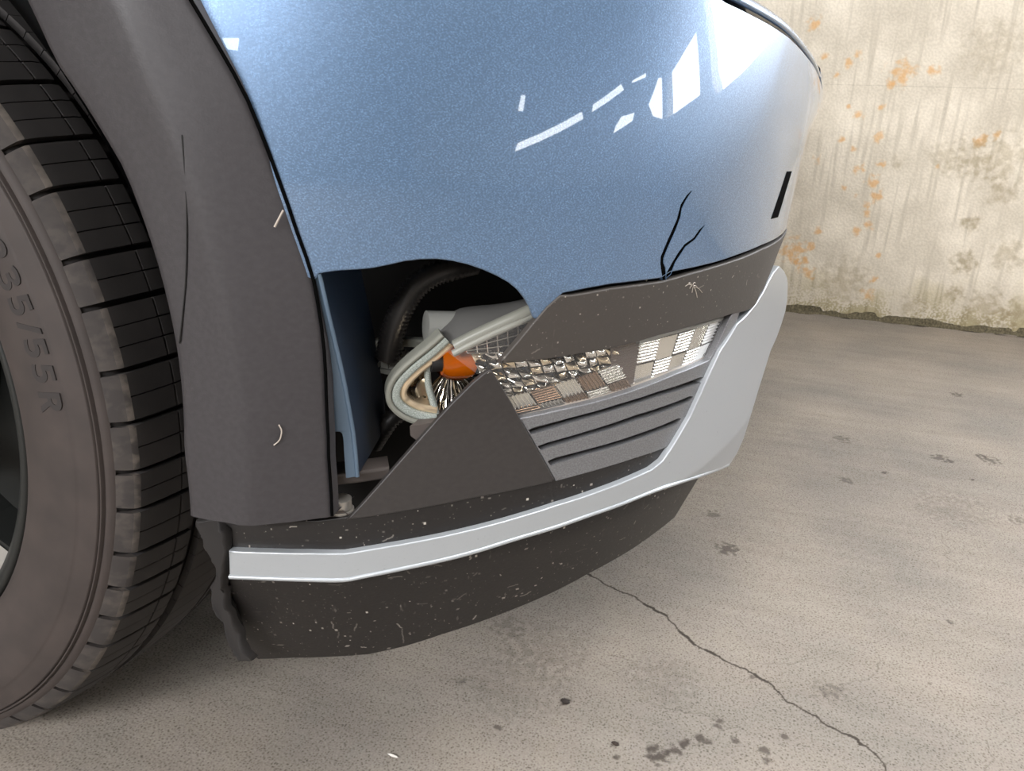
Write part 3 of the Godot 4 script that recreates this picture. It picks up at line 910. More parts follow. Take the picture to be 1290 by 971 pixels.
func debris() -> void:
	var list := [[0, .009, .004, Color(.16, .13, .11), "dirt_crumb", "dark brown crumb of dirt lying on the concrete in front of the black lip", "crumb"],
		[3, .007, .003, Color(.20, .16, .13), "dirt_crumb", "smaller dark crumb on the concrete beside the long row of oil stains", "crumb"],
		[6, .010, .0025, Color(.85, .83, .80), "plastic_sliver", "thin white sliver lying on the concrete below the bumper", "sliver"]]
	rng.seed = 77
	for e in list:
		var st := fresh()
		var at0 := Vector3(CRUMB[e[0]] * .001, 0, CRUMB[e[0] + 2] * .001)
		var long: float = e[1]
		var rows := []
		for i in 7:
			var row := []
			for j in 9:
				var u := PI * i / 6.0
				var v := TAU * j / 8.0
				var rr: float = sin(u) * (.75 + .5 * absf(sin(v * 1.5 + i)))
				row.append(at0 + Vector3(cos(v) * rr * long * .5 + long * .2 * cos(u), e[2] * (.5 - .5 * cos(u)) + .0002, sin(v) * rr * (long * .32 if e[0] < 6 else .0012)))
			rows.append(row)
		loft(st, rows, Vector3.UP)
		tag(obj(e[4], st, plain(e[3], .85)), e[5], e[6])

# ------------------------------------------------------------------ the car
func car() -> void:
	var c := Node3D.new()
	c.name = "car"
	add_child(c)
	tag(c, "blue car with a torn front bumper corner and its turn signal lamp laid bare", "car")
	body(c)
	lamp(c)
	behind(c)
	cladding(c)
	wheel(c)

func body(c: Node3D) -> void:
	var st := fresh()
	var wide := [Geometry2D.offset_polygon(poly(CRACKA), .55)[0], Geometry2D.offset_polygon(poly(CRACKB), .45)[0]]
	var holes := [poly(SLOT), wide[0], wide[1]]
	sheet(st, poly(PAINT), holes, 0.0, .0028, 0, 7.0, .0012)
	obj("bumper_cover", st, M.paint, c).set_meta("label", "blue metallic bumper cover with a bitten out corner and two cracks")
	st = fresh()
	sheet(st, poly(SLOT), [], .0002, .004, 0, 10.0, 0.0)
	obj("slot_insert", st, M.void, c).set_meta("label", "black slot near the front edge")
	st = fresh()
	sheet(st, wide[0], [], -.0006, .002, 0, 10.0, 0.0)
	sheet(st, wide[1], [], -.0006, .002, 0, 10.0, 0.0)
	sheet(st, poly([662, 466, 1400, 466, 1400, 506, 690, 506]), [], -.006, .002, 0, 20.0, 0.0)
	obj("gap_shade", st, M.void, c)  # black sheets standing in for the shade in the cracks and trim seam
	# bonnet edge above the shut line
	st = fresh()
	var rows := []
	var line := PackedVector2Array()
	for i in range(0, GAP.size(), 2): line.append(Vector2(GAP[i], GAP[i + 1]))
	var fine := PackedVector2Array()
	for i in line.size() - 1:
		for k in 6: fine.append(line[i].lerp(line[i + 1], k / 6.0))
	fine.append(line[-1])
	for e in [[.0040, -.0040], [.0046, -.0022], [.0060, -.0012], [.0090, -.0018], [.0130, -.0055], [.0165, -.014], [.020, -.03], [.030, -.08], [.045, -.18], [.07, -.36], [.08, -.6]]:
		var row := []
		for v in fine: row.append(S(v.x * .001, v.y * .001, 0) + (S(v.x * .001, v.y * .001, e[1]) - S(v.x * .001, v.y * .001, 0)) + Vector3(0, e[0], 0))
		rows.append(row)
	loft(st, rows, Vector3(.5, .8, .3))
	obj("bonnet", st, M.paint, c)
	# front wing above the arch and the flank behind it
	st = fresh()
	rows = []
	for i in 40:
		var x := lerpf(.47, -1.4, i / 39.0)
		var row := []
		var low := maxf(.735, .36 + sqrt(maxf(0.0, .53 * .53 - x * x)))
		for e in [[0.0, 0.0], [.3, -.010], [.55, -.03], [.8, -.07], [1.0, -.13]]:
			row.append(Vector3(x, lerpf(low, .97, e[0]), z_at(x) + e[1]))
		rows.append(row)
	loft(st, rows, Vector3(0, .5, .8))
	obj("front_wing", st, M.paint, c)
	# bonnet skin between the wings
	st = fresh()
	rows = []
	for i in 13:
		var row := []
		for j in 29:
			var z := lerpf(-.81, .81, j / 28.0)
			var xf := .76
			for k in N_TAB:
				if tab_z[k] <= z:
					xf = tab_x[k]
					break
			var f := i / 12.0
			row.append(Vector3(lerpf(minf(xf, .80) - .07, -1.2, f), .675 + .31 * pow(f, .55) - .05 * pow(absf(z) / .81, 4.0) * f, z))
		rows.append(row)
	loft(st, rows, Vector3.UP)
	obj("bonnet_skin", st, M.paint, c)
	st = fresh()
	sheet(st, poly([860, 300, total * 1000.0 - 860, 300, total * 1000.0 - 860, 440, 860, 440]), [], -.075, .01, 1, 30.0, 0.0)
	obj("lower_grille", st, M.black, c)
	st = fresh()
	box(st, Vector3(-1.4, .26, .80), Vector3(-.53, .74, .93))
	obj("flank_panel", st, M.paint, c)
	st = fresh()
	box(st, Vector3(-1.4, .27, -.72), Vector3(.50, .31, .56))
	box(st, Vector3(.30, .24, -.60), Vector3(.46, .70, .52))
	box(st, Vector3(-1.4, .24, -.72), Vector3(-.55, .9, .80))
	obj("undertray", st, M.black, c)
	# trim, bezel, lower bumper
	st = fresh()
	sheet(st, poly(TRIM), [], .0015, .006, 0, 9.0, .0012)
	obj("trim_strip", st, M.trim, c).set_meta("label", "speckled charcoal plastic strip above the lamp")
	st = fresh()
	for i in range(0, SPLAT.size(), 4):
		var a := S(SPLAT[i] * .001, SPLAT[i + 1] * .001, .0018)
		var b2 := S(SPLAT[i + 2] * .001, SPLAT[i + 3] * .001, .0018)
		tube(st, smooth_path(PackedVector3Array([a, a.lerp(b2, .5) + Vector3(0, .0012, 0), b2]), 4), .00035, 5)
	obj("dried_splat", st, M.pale, c.get_node("trim_strip")).set_meta("label", "pale dried insect splat")
	st = fresh()
	sheet(st, poly(BEZEL), [], .001, .004, 0, 9.0, .0012)
	var b := obj("lamp_bezel", st, M.bezel, c)
	st = fresh()
	sheet(st, poly(SLOTTED), [Geometry2D.offset_polygon(poly(SLOTA), .5)[0], Geometry2D.offset_polygon(poly(SLOTB), .5)[0], Geometry2D.offset_polygon(poly(SLOTC), .5)[0]], .0005, .006, 0, 9.0, .0010)
	obj("slotted_panel", st, M.slotted, b).set_meta("label", "grey metallic panel with three slots")
	st = fresh()
	sheet(st, poly(SLOTTED), [], -.007, .003, 0, 12.0, 0.0)
	obj("slot_backing", st, M.trim, b)
	st = fresh()
	sheet(st, poly(BAND), [], -.001, .006, 0, 10.0, .0008)
	obj("lower_band", st, M.lower, c)
	st = fresh()
	sheet(st, poly(STRIP), [], -.004, .014, 2, 6.0, .0012)
	var ep := PackedVector3Array()
	for i in range(0, STRIPEDGE.size(), 2): ep.append(S(STRIPEDGE[i] * .001, (STRIPEDGE[i + 1] + 1.6) * .001, -.0044, 2))
	tube(st, smooth_path(ep, 3), .0018, 8)
	obj("skid_strip", st, M.silver, c).set_meta("label", "silver skid strip rising into a blade at the front")
	st = fresh()
	sheet(st, poly(LIP), [], -.004, .006, 0, 10.0, .002)
	obj("chin_lip", st, M.lower, c).set_meta("label", "black lower lip peppered with stone chips")
	# air deflector at the wheel side
	st = fresh()
	var fp := PackedVector2Array()
	var fz := {}
	var lumps := noise(FastNoiseLite.TYPE_SIMPLEX, 45.0, 3, 12)
	for i in range(0, FLAP.size(), 3): fp.append(Vector2(FLAP[i], FLAP[i + 1]))
	var fzp := []
	for i in range(0, FLAP.size(), 3): fzp.append(FLAP[i + 2] * .001)
	solid(st, fp, fzp, .007, lumps)
	obj("air_deflector", st, M.rubber_flap, c).set_meta("label", "crumpled rubber flap hanging behind the lip")

func solid(st: SurfaceTool, p: PackedVector2Array, zs: Array, thick: float, lumps: FastNoiseLite) -> void:  # a lumpy slab with rounded rim; outline in x, y millimetres
	var mid := Vector2.ZERO
	for v in p: mid += v / p.size()
	var fine := dense(p, 4.0)
	if Geometry2D.is_polygon_clockwise(fine): fine.reverse()
	var zof := func(v: Vector2) -> float:
		var best := 1e9
		var z := 0.0
		for i in p.size():
			var dd := p[i].distance_to(v)
			if dd < best:
				best = dd
				z = zs[i]
		return z
	var prev := fine
	var rings := [[0.0, -.5], [0.0, -.1], [.4, .25], [1.1, .44], [2.0, .5]]
	var n := fine.size()
	var rows := []
	for e in rings:
		var row := []
		for i in n + 1:
			var b := fine[i % n]
			var t := (fine[(i + 1) % n] - fine[(i - 1 + n) % n]).normalized()
			var q: Vector2 = b + Vector2(-t.y, t.x) * float(e[0])
			var g := lumps.get_noise_2d(q.x * .001, q.y * .001)
			row.append(Vector3(q.x * .001, q.y * .001, zof.call(b) + thick * e[1] + g * .003))
		rows.append(row)
	loft(st, rows, Vector3(0, 0, 1))
	var inner := PackedVector2Array()
	for v in rows[-1].slice(0, n): inner.append(Vector2(v.x, v.y) * 1000.0)
	var idx := Geometry2D.triangulate_polygon(inner)
	for t in range(0, idx.size(), 3): tri(st, rows[-1][idx[t]], rows[-1][idx[t + 1]], rows[-1][idx[t + 2]], Vector3.BACK, Vector3.BACK, Vector3.BACK)
	idx = Geometry2D.triangulate_polygon(fine)
	for t in range(0, idx.size(), 3): tri(st, rows[0][idx[t]], rows[0][idx[t + 1]], rows[0][idx[t + 2]], Vector3.FORWARD, Vector3.FORWARD, Vector3.FORWARD)

func z_at(x: float) -> float:
	if x <= .10: return .937
	for i in N_TAB:
		if tab_x[i + 1] >= x: return lerpf(tab_z[i], tab_z[i + 1], (x - tab_x[i]) / maxf(1e-6, tab_x[i + 1] - tab_x[i]))
	return tab_z[N_TAB / 2]

func along(a: Array, deg: float) -> float:  # radius at an angle, from (angle, radius mm) pairs in rising order
	if deg <= a[0]: return a[1] * .001
	for i in range(0, a.size() - 2, 2):
		if deg <= a[i + 2]: return lerpf(a[i + 1], a[i + 3], (deg - a[i]) / maxf(.001, a[i + 2] - a[i])) * .001
	return a[-1] * .001

func cladding(c: Node3D) -> void:
	var st := fresh()
	var rows := []
	var deg := -4.0
	while deg < 186.0:
		var ri := along(CLADIN, deg)
		var ro := along(CLADOUT, deg)
		var rc := clampf(along(CREASE, deg), ri + .03, ro - .02)
		if deg > 150: ro = lerpf(ro, ro, 1)
		var row := []
		for e in [[ri, -.05], [ri, -.006], [ri + .0015, -.0015], [ri + .005, 0.0], [lerpf(ri, rc, .35), .002], [lerpf(ri, rc, .7), .0042], [rc - .006, .0064], [rc + .003, .0064], [lerpf(rc, ro, .5), .0005], [ro - .004, -.0055], [ro - .001, -.0065], [ro, -.009], [ro, -.015]]:
			var a := deg_to_rad(deg)
			var x: float = cos(a) * e[0]
			var y: float = maxf(.36 + sin(a) * e[0], .3365)
			row.append(Vector3(x, y, z_at(x) + .006 + e[1]))
		rows.append(row)
		deg += .8 if deg < 2 else 1.5
	loft(st, rows, Vector3(.2, 0, 1))
	for j in rows[0].size() - 1:
		var a: Vector3 = rows[0][j]
		var b: Vector3 = rows[0][j + 1]
		quad(st, a, b, Vector3(b.x, b.y, b.z - .03), Vector3(a.x, a.y, a.z - .03), Vector3.DOWN)
	var k := obj("arch_cladding", st, M.clad, c)
	k.set_meta("label", "dark grey plastic wheel arch cladding")
	st = fresh()
	var p := PackedVector3Array()
	for i in range(0, MOLD.size(), 2):
		var a := deg_to_rad(MOLD[i])
		var r: float = MOLD[i + 1] * .001
		p.append(Vector3(cos(a) * r, .36 + sin(a) * r, z_at(cos(a) * r) + .0062 + .0064 * clampf((r - along(CLADIN, MOLD[i])) / maxf(.01, along(CREASE, MOLD[i]) - along(CLADIN, MOLD[i])), 0.0, 1.0)))
	tube(st, smooth_path(p, 4), .0005, 6)
	obj("mould_line", st, M.black, k)
	st = fresh()
	p = PackedVector3Array()
	for i in range(0, SCRATCH.size(), 2):
		var a := deg_to_rad(SCRATCH[i])
		var r: float = SCRATCH[i + 1] * .001
		p.append(Vector3(cos(a) * r, .36 + sin(a) * r, z_at(cos(a) * r) + .0062))
	tube(st, p, .0007, 6)
	obj("scratch", st, M.pale, k)
	st = fresh()
	p = PackedVector3Array()
	for i in range(0, SCUFF.size(), 2):
		var a := deg_to_rad(SCUFF[i])
		var r: float = SCUFF[i + 1] * .001
		p.append(Vector3(cos(a) * r, .36 + sin(a) * r, z_at(cos(a) * r) + .0093))
	tube(st, smooth_path(p, 4), .0005, 6)
	obj("scuff_mark", st, M.pale, k)
	st = fresh()
	p = PackedVector3Array()
	for i in 40:
		var d := lerpf(-2.4, 60.0, i / 39.0)
		var r := along(CLADOUT, d) + .0003
		var x := cos(deg_to_rad(d)) * r
		p.append(Vector3(x, .36 + sin(deg_to_rad(d)) * r, z_at(x) + .0005))
	tube(st, p, .0012, 6)
	obj("edge_gap_shade", st, M.void, k)  # black tube drawn for the shaded gap along the cladding edge
	# liner of the wheel house
	st = fresh()
	rows = []
	for i in 50:
		var a := deg_to_rad(lerpf(-6, 205, i / 49.0))
		var row := []
		for e in [[.436, .905], [.425, .87], [.425, .62], [.42, .60]]: row.append(Vector3(cos(a) * e[0], .36 + sin(a) * e[0], e[1]))
		row.append(Vector3(cos(a) * .05, .36 + sin(a) * .05, .60))
		rows.append(row)
	loft(st, rows, Vector3(0, -.2, 1))
	obj("wheel_house_liner", st, M.black, c)

func strip_between(st: SurfaceTool, a: PackedVector3Array, b: PackedVector3Array, out: Vector3) -> void:
	loft(st, [Array(a), Array(b)], out)

func behind(c: Node3D) -> void:
	# the dark space behind the torn corner
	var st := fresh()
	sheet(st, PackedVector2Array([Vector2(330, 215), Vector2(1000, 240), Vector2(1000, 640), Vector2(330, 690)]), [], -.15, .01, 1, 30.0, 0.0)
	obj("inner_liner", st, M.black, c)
	# blue flange
	var l := smooth_path(path3(FINL), 4)
	var r := smooth_path(path3(FINR), 4)
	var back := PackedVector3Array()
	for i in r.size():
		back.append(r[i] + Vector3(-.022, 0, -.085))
	st = fresh()
	strip_between(st, l, r, Vector3(.3, 0, 1))
	tube(st, r, .0016, 8)
	obj("wing_flange", st, M.fin, c).set_meta("label", "blue painted body flange inside the hole")
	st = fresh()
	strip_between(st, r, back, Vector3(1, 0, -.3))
	obj("flange_return", st, M.fin_shaded, c)
	# corrugated hoses
	for q in [[HOSEA, .0085], [HOSEB, .007]]:
		var p := smooth_path(path3(q[0]), 8)
		var fine := PackedVector3Array()
		var rad := PackedFloat32Array()
		var length := 0.0
		for i in p.size() - 1: length += p[i].distance_to(p[i + 1])
		var cv := Curve3D.new()
		for v in p: cv.add_point(v)
		var n := int(length / .0007)
		for i in n:
			fine.append(cv.sample_baked(length * i / n))
			rad.append(q[1] * (1.0 + .13 * sin(TAU * i / 5.0)))
		st = fresh()
		tube(st, fine, .008, 10, false, rad)
		piece("corrugated_hose", st, M.hose, c)
	st = fresh()
	for q in [BARA, BARB]: band(st, q, .007, .006, 3)
	obj("support_bar", st, M.gasket, c)
	rng.seed = 3
	for i in range(0, CONN.size(), 3):
		st = fresh()
		var P := S(CONN[i] * .001, CONN[i + 1] * .001, CONN[i + 2] * .001)
		for k in 5:
			var o := P + Vector3(rng.randf_range(-.006, .006), rng.randf_range(-.005, .005), rng.randf_range(-.004, .004))
			box(st, o - Vector3(.003, .0018, .003), o + Vector3(.003, .0018, .003))
		piece("wiring_clip", st, M.grey_plastic, c)
	st = fresh()
	band(st, BRACKET, .009, .02, 4)
	obj("bracket_strip", st, M.bracket, c)
	st = fresh()
	var bp := S(BOLT[0] * .001, BOLT[1] * .001, BOLT[2] * .001)
	tube(st, PackedVector3Array([bp - Vector3(0, .004, 0), bp + Vector3(0, .003, 0)]), .0075, 16)
	tube(st, PackedVector3Array([bp - Vector3(0, .007, 0), bp - Vector3(0, .005, 0)]), .009, 16)
	obj("retaining_bolt", st, M.metal, c)
	st = fresh()
	var fp := path3(FLANGE)
	for i in range(1, fp.size() - 1):
		quad(st, fp[0], fp[i], fp[i + 1], fp[i + 1], Vector3(0, .5, 1))
		quad(st, fp[0] - Vector3(0, .003, .004), fp[i] - Vector3(0, .003, .004), fp[i + 1] - Vector3(0, .003, .004), fp[i + 1] - Vector3(0, .003, .004), Vector3(0, -.5, -1))
	obj("mounting_tab", st, M.bracket, c)

func rr_bowl(st: SurfaceTool, hub: Vector3) -> void:
	var rows := []
	for i in 7:
		var row := []
		for j in 25:
			var an := TAU * j / 24.0
			var rad := .022 * i / 6.0
			row.append(S(hub.x + .004 + cos(an) * rad, hub.y + .009 + sin(an) * rad * .8, hub.z - .006 + .010 * pow(i / 6.0, 2.0)))
		rows.append(row)
	loft(st, rows, N(hub.x, hub.y))

func patch(a: Array, u: float, v: float) -> Vector3:  # corners top left, top right, bottom right, bottom left as (s, h, d) mm
	var p := []
	for i in range(0, 12, 3): p.append(Vector3(a[i], a[i + 1], a[i + 2]) * .001)
	var q: Vector3 = p[0].lerp(p[1], u).lerp(p[3].lerp(p[2], u), v)
	return q

func at(q: Vector3, lift := 0.0) -> Vector3:
	return S(q.x, q.y, q.z + lift)

func pillow(a: Array, u0: float, u1: float, v0: float, v1: float, high: float, tilt: Vector2) -> SurfaceTool:
	var st := fresh()
	var rows := []
	for i in 5:
		var row := []
		for j in 5:
			var u := i / 4.0
			var v := j / 4.0
			var e := high * (1.0 - pow(2 * u - 1, 2)) * (1.0 - pow(2 * v - 1, 2)) + (u - .5) * tilt.x + (v - .5) * tilt.y
			row.append(at(patch(a, lerpf(u0, u1, u), lerpf(v0, v1, v)), e))
		rows.append(row)
	loft(st, rows, N(a[0] * .001, a[1] * .001))
	return st

func fluted(a: Array, u0: float, u1: float, v0: float, v1: float, ribs: int, across: bool, high: float) -> SurfaceTool:
	var st := fresh()
	var rows := []
	var n := ribs * 4
	for i in n + 1:
		var row := []
		for j in 3:
			var k := float(i) / n
			var w := j / 2.0
			var e := high * absf(sin(PI * k * ribs))
			row.append(at(patch(a, lerpf(u0, u1, k if across else w), lerpf(v0, v1, w if across else k)), e))
		rows.append(row)
	loft(st, rows, N(a[0] * .001, a[1] * .001))
	return st

func lamp(c: Node3D) -> void:
	var t := Node3D.new()
	t.name = "turn_signal_lamp"
	c.add_child(t)
	t.set_meta("label", "clear turn signal lamp with an amber bulb")
	var st := fresh()
	band(st, GASKET, .0042, .011, 5, .0)
	obj("lamp_rim", st, M.gasket, t)
	st = fresh()
	band(st, GASKET, .0062, .012, 5, -.0052, .0010)
	obj("glue_seam", st, M.glue, t)
	st = fresh()
	band(st, GASKET, .0052, .03, 5, -.0106, .0030)
	obj("inner_rim", st, M.tan, t)
	# housing roof with its double rim
	st = fresh()
	var f := smooth_path(path3(ROOFEDGE), 4)
	var bk := smooth_path(path3(ROOFBACK), 4)
	var rows := []
	var ca := Curve3D.new()
	for v in smooth_path(path3(ROOFFRONT), 4): ca.add_point(v)
	var cb := Curve3D.new()
	for v in bk: cb.add_point(v)
	for i in 7:
		var row := []
		for j in 17:
			var k := i / 6.0
			var p := ca.sample_baked(ca.get_baked_length() * j / 16.0).lerp(cb.sample_baked(cb.get_baked_length() * j / 16.0), k)
			row.append(p + Vector3(0, .004 * sin(PI * k), 0))
		rows.append(row)
	loft(st, rows, Vector3(0, 1, .3))
	obj("housing", st, M.housing, t)
	st = fresh()
	tube(st, f, .0045, 8)
	var low := PackedVector3Array()
	for v in f: low.append(v + Vector3(0, -.0045, .003))
	tube(st, low, .0026, 8)
	obj("housing_rim", st, M.gasket, t)
	st = fresh()
	var cy := path3(CYL)
	tube(st, cy, .0115, 20)
	obj("bulb_holder", st, M.grey_plastic, t)
	# back wall of the lamp
	st = fresh()
	sheet(st, poly(LENSBACK), [], -.034, .002, 0, 12.0, 0.0)
	obj("lamp_back", st, M.dark_cell, t)
	# bulb
	var bp := path3(BULB)
	var axis := (bp[1] - bp[0]).normalized()
	var cv := PackedVector3Array()
	var cr := PackedFloat32Array()
	for e in [[.0, .0085], [.06, .0105], [.14, .0118], [.3, .0122], [.5, .0124], [.7, .0122], [.82, .0112], [.9, .0092], [.96, .006], [1.0, .001]]:
		cv.append(bp[0].lerp(bp[1], e[0]))
		cr.append(e[1])
	st = fresh()
	tube(st, cv, .01, 24, false, cr)
	obj("bulb", st, M.amber, t).set_meta("label", "amber glass bulb")
	st = fresh()
	tube(st, PackedVector3Array([bp[0] + axis * .006, bp[0] + axis * .02]), .0022, 8)
	tube(st, PackedVector3Array([bp[0] + axis * .02 + Vector3(0, .004, 0), bp[0] + axis * .021, bp[0] + axis * .02 - Vector3(0, .004, 0)]), .0009, 6)
	obj("filament", st, M.filament, t)
	st = fresh()
	tube(st, PackedVector3Array([bp[0] - axis * .008, bp[0] + axis * .0005]), .006, 20)
	obj("bulb_socket", st, M.black, t)
	# polished fins round the bulb
	var hub := Vector3(FAN[0], FAN[1], FAN[2]) * .001
	rng.seed = 8
	for i in 12:
		st = fresh()
		var a0 := deg_to_rad(222 + i * 9.0)
		var a1 := deg_to_rad(222 + (i + 1) * 9.0 - .6)
		var rr := []
		for k in 4:
			var rad := lerpf(.008, .042, k / 3.0)
			var row := []
			for e in 3:
				var an := lerpf(a0, a1, e / 2.0)
				var lift := .010 * pow(k / 3.0, 1.5) - .006 + (.002 if e == 1 else 0.0) + .0015 * (i % 2)
				row.append(S(hub.x + cos(an) * rad, hub.y + sin(an) * rad * .85, hub.z + lift))
			rr.append(row)
		loft(st, rr, N(hub.x, hub.y))
		piece("reflector_fin", st, M.chrome if i % 3 else M.chrome_warm, t)
	# polished bowl behind the bulb, its facets and its edge rib
	st = fresh()
	rr_bowl(st, hub)
	obj("reflector_bowl", st, M.chrome_warm, t)
	for q in [[FACETA, M.chrome_warm], [FACETB, M.chrome], [FACETC, M.black], [FACETD, M.black]]:
		st = fresh()
		var cn := path3(q[0])
		var two := [[cn[0].lerp(cn[1], .0), cn[0].lerp(cn[1], .5) + Vector3(-.002, 0, -.003), cn[1]], [cn[3], cn[3].lerp(cn[2], .5) + Vector3(-.002, 0, -.003), cn[2]]]
		loft(st, two, Vector3(.6, .2, 1))
		piece("reflector_facet", st, q[1], t)
	st = fresh()
	tube(st, smooth_path(path3(RIB), 5), .0026, 8)
	obj("reflector_rib", st, M.glue, t)
	# dark grid, chrome pillows, fluted lens squares
	for i in 8:
		for j in 3:
			piece("reflector_cell", pillow(GRID, i / 8.0 + .008, (i + 1) / 8.0 - .008, j / 3.0 + .02, (j + 1) / 3.0 - .02, .0012, Vector2(.001, -.002)), M.dark_cell, t)  # tiles coloured dark for the dark interior that chrome would mirror
	st = fresh()
	for i in 9:
		var p := PackedVector3Array()
		for j in 9: p.append(at(patch(GRID, i / 8.0, j / 8.0), .0012))
		tube(st, p, .00055, 5)
	for j in 4:
		var p := PackedVector3Array()
		for i in 9: p.append(at(patch(GRID, i / 8.0, j / 3.0), .0012))
		tube(st, p, .00055, 5)
	obj("cell_ridges", st, M.chrome, t)
	st = fresh()
	band(st, GRIDTOP, .0035, .006, 4)
	obj("reflector_ledge", st, M.pale, t)
	for j in 5:
		for i in 12:
			var u0 := i / 12.0 + .006
			var tl := Vector2(rng.randf_range(-.003, .003), rng.randf_range(-.002, .0055))
			piece("reflector_pillow", pillow(PILLOW, u0, u0 + .075, j / 5.0 + .02, (j + 1) / 5.0 - .02, .0016, tl), M.chrome if (i + j) % 3 else M.chrome_warm, t)
	for j in 2:
		for i in 5:
			var m: Material = M.flute if (i + j) % 2 == 0 else M.flute_brown
			piece("flute_square", fluted(FLUTEA, i / 5.0 + .004, (i + 1) / 5.0 - .004, j / 2.0 + .01, (j + 1) / 2.0 - .01, 6, (i + j) % 3 != 1, .0026), m, t)
	st = fluted(RIBBED, 0, 1, 0, 1, 24, false, .0006)
	obj("ribbed_panel", st, M.ribbed, t)
	for j in 2:
		for i in 6:
			var m: Material = M.flute_bright if i > 3 else M.flute
			piece("flute_square", fluted(FLUTEB, i / 6.0 + .004, (i + 1) / 6.0 - .004, j / 2.0 + .01, (j + 1) / 2.0 - .01, 7, (i + j) % 2 == 1, .0014), m, t)
	# clear lens and its frame
	st = fresh()
	sheet(st, poly(LENS), [], -.0045, .002, 0, 10.0, 0.0)
	obj("lens", st, M.glass, t).set_meta("label", "clear lens pane")
	st = fresh()
	band(st, LENSLOW, .0045, .006, 4)
	obj("lens_sill", st, M.pale, t)
	st = fresh()
	band(st, LENSEND, .005, .006, 4)
	band(st, LENSTOP, .004, .006, 4)
	obj("lens_frame", st, M.grey_plastic, t)
	st = fresh()
	var fp := path3(FOOT)
	for i in range(1, fp.size() - 1):
		quad(st, fp[0], fp[i], fp[i + 1], fp[i + 1], Vector3(0, 0, 1))
		quad(st, fp[0] - Vector3(0, 0, .03), fp[i] - Vector3(0, 0, .03), fp[i + 1] - Vector3(0, 0, .03), fp[i + 1] - Vector3(0, 0, .03), Vector3(0, 0, -1))
	for i in fp.size():
		var a := fp[i]
		var b := fp[(i + 1) % fp.size()]
		quad(st, a, b, b - Vector3(0, 0, .03), a - Vector3(0, 0, .03), (a + b) * .5 - (fp[0] + fp[2]) * .5)
	obj("lamp_foot", st, M.bracket, t)

# ------------------------------------------------------------------ the wheel
const HUB_Y := .358
var wheel_basis := Basis()
func wp(a: float, r: float, deg: float) -> Vector3:  # a point in the wheel's frame, flattened where the tyre meets the floor
	var v := Vector3(cos(deg_to_rad(deg)) * r, sin(deg_to_rad(deg)) * r, a)
	var w := wheel_basis * v
	if w.y + HUB_Y < .0012:
		w.y = .0012 - HUB_Y
		v = wheel_basis.inverse() * w
	return v

func lathe(st: SurfaceTool, prof: Array, from: float, to: float, n: int, outward := true) -> void:
	var rows := []
	var ns := []
	for i in n + 1:
		var deg := lerpf(from, to, float(i) / n)
		var row := []
		var nn := []
		for j in prof.size():
			var p0: Array = prof[maxi(j - 1, 0)]
			var p1: Array = prof[mini(j + 1, prof.size() - 1)]
			var ta := Vector2(p1[0] - p0[0], p1[1] - p0[1]).normalized()
			var m := Vector2(-ta.y, ta.x)   # (axial, radial)
			if not outward: m = -m
			row.append(wp(prof[j][0], prof[j][1], deg))
			nn.append(Vector3(cos(deg_to_rad(deg)) * m.y, sin(deg_to_rad(deg)) * m.y, m.x))
		rows.append(row)
		ns.append(nn)
	grid(st, rows, ns)

func block(prof: Array, from: float, to: float, deep: float) -> SurfaceTool:  # a piece of tread between two angles
	var st := fresh()
	add_block(st, prof, from, to, deep)
	return st

func add_block(st: SurfaceTool, prof: Array, from: float, to: float, deep: float) -> void:
	var n := 2 if to - from < 4 else 3
	var rows := []
	var ns := []
	var nudge := minf(.12, (to - from) * .1)
	var angles := [from, from + nudge]
	for i in range(1, n): angles.append(lerpf(from, to, float(i) / n))
	angles.append_array([to - nudge, to])
	for k in angles.size():
		var deg: float = angles[k]
		var down := .0007 if k == 0 or k == angles.size() - 1 else 0.0
		var row := []
		var nn := []
		for j in prof.size():
			var p0: Array = prof[maxi(j - 1, 0)]
			var p1: Array = prof[mini(j + 1, prof.size() - 1)]
			var m := Vector2(-(p1[1] - p0[1]), p1[0] - p0[0]).normalized()
			if m.y < 0: m = -m
			row.append(wp(prof[j][0], prof[j][1] - down, deg))
			nn.append(Vector3(cos(deg_to_rad(deg)) * m.y, sin(deg_to_rad(deg)) * m.y, m.x))
		rows.append(row)
		ns.append(nn)
	grid(st, rows, ns)
	for e in [0, angles.size() - 1]:
		var deg: float = angles[e]
		var side := Vector3(sin(deg_to_rad(deg)), -cos(deg_to_rad(deg)), 0) * (1.0 if e == 0 else -1.0)
		for j in prof.size() - 1:
			quad(st, rows[e][j], rows[e][j + 1], wp(prof[j + 1][0], prof[j + 1][1] - deep, deg), wp(prof[j][0], prof[j][1] - deep, deg), side)
	for e in [0, prof.size() - 1]:
		var out := Vector3(0, 0, signf(prof[e][0] - prof[prof.size() / 2][0]))
		for k in angles.size() - 1:
			quad(st, rows[k][e], rows[k + 1][e], wp(prof[e][0], prof[e][1] - deep, angles[k + 1]), wp(prof[e][0], prof[e][1] - deep, angles[k]), out)

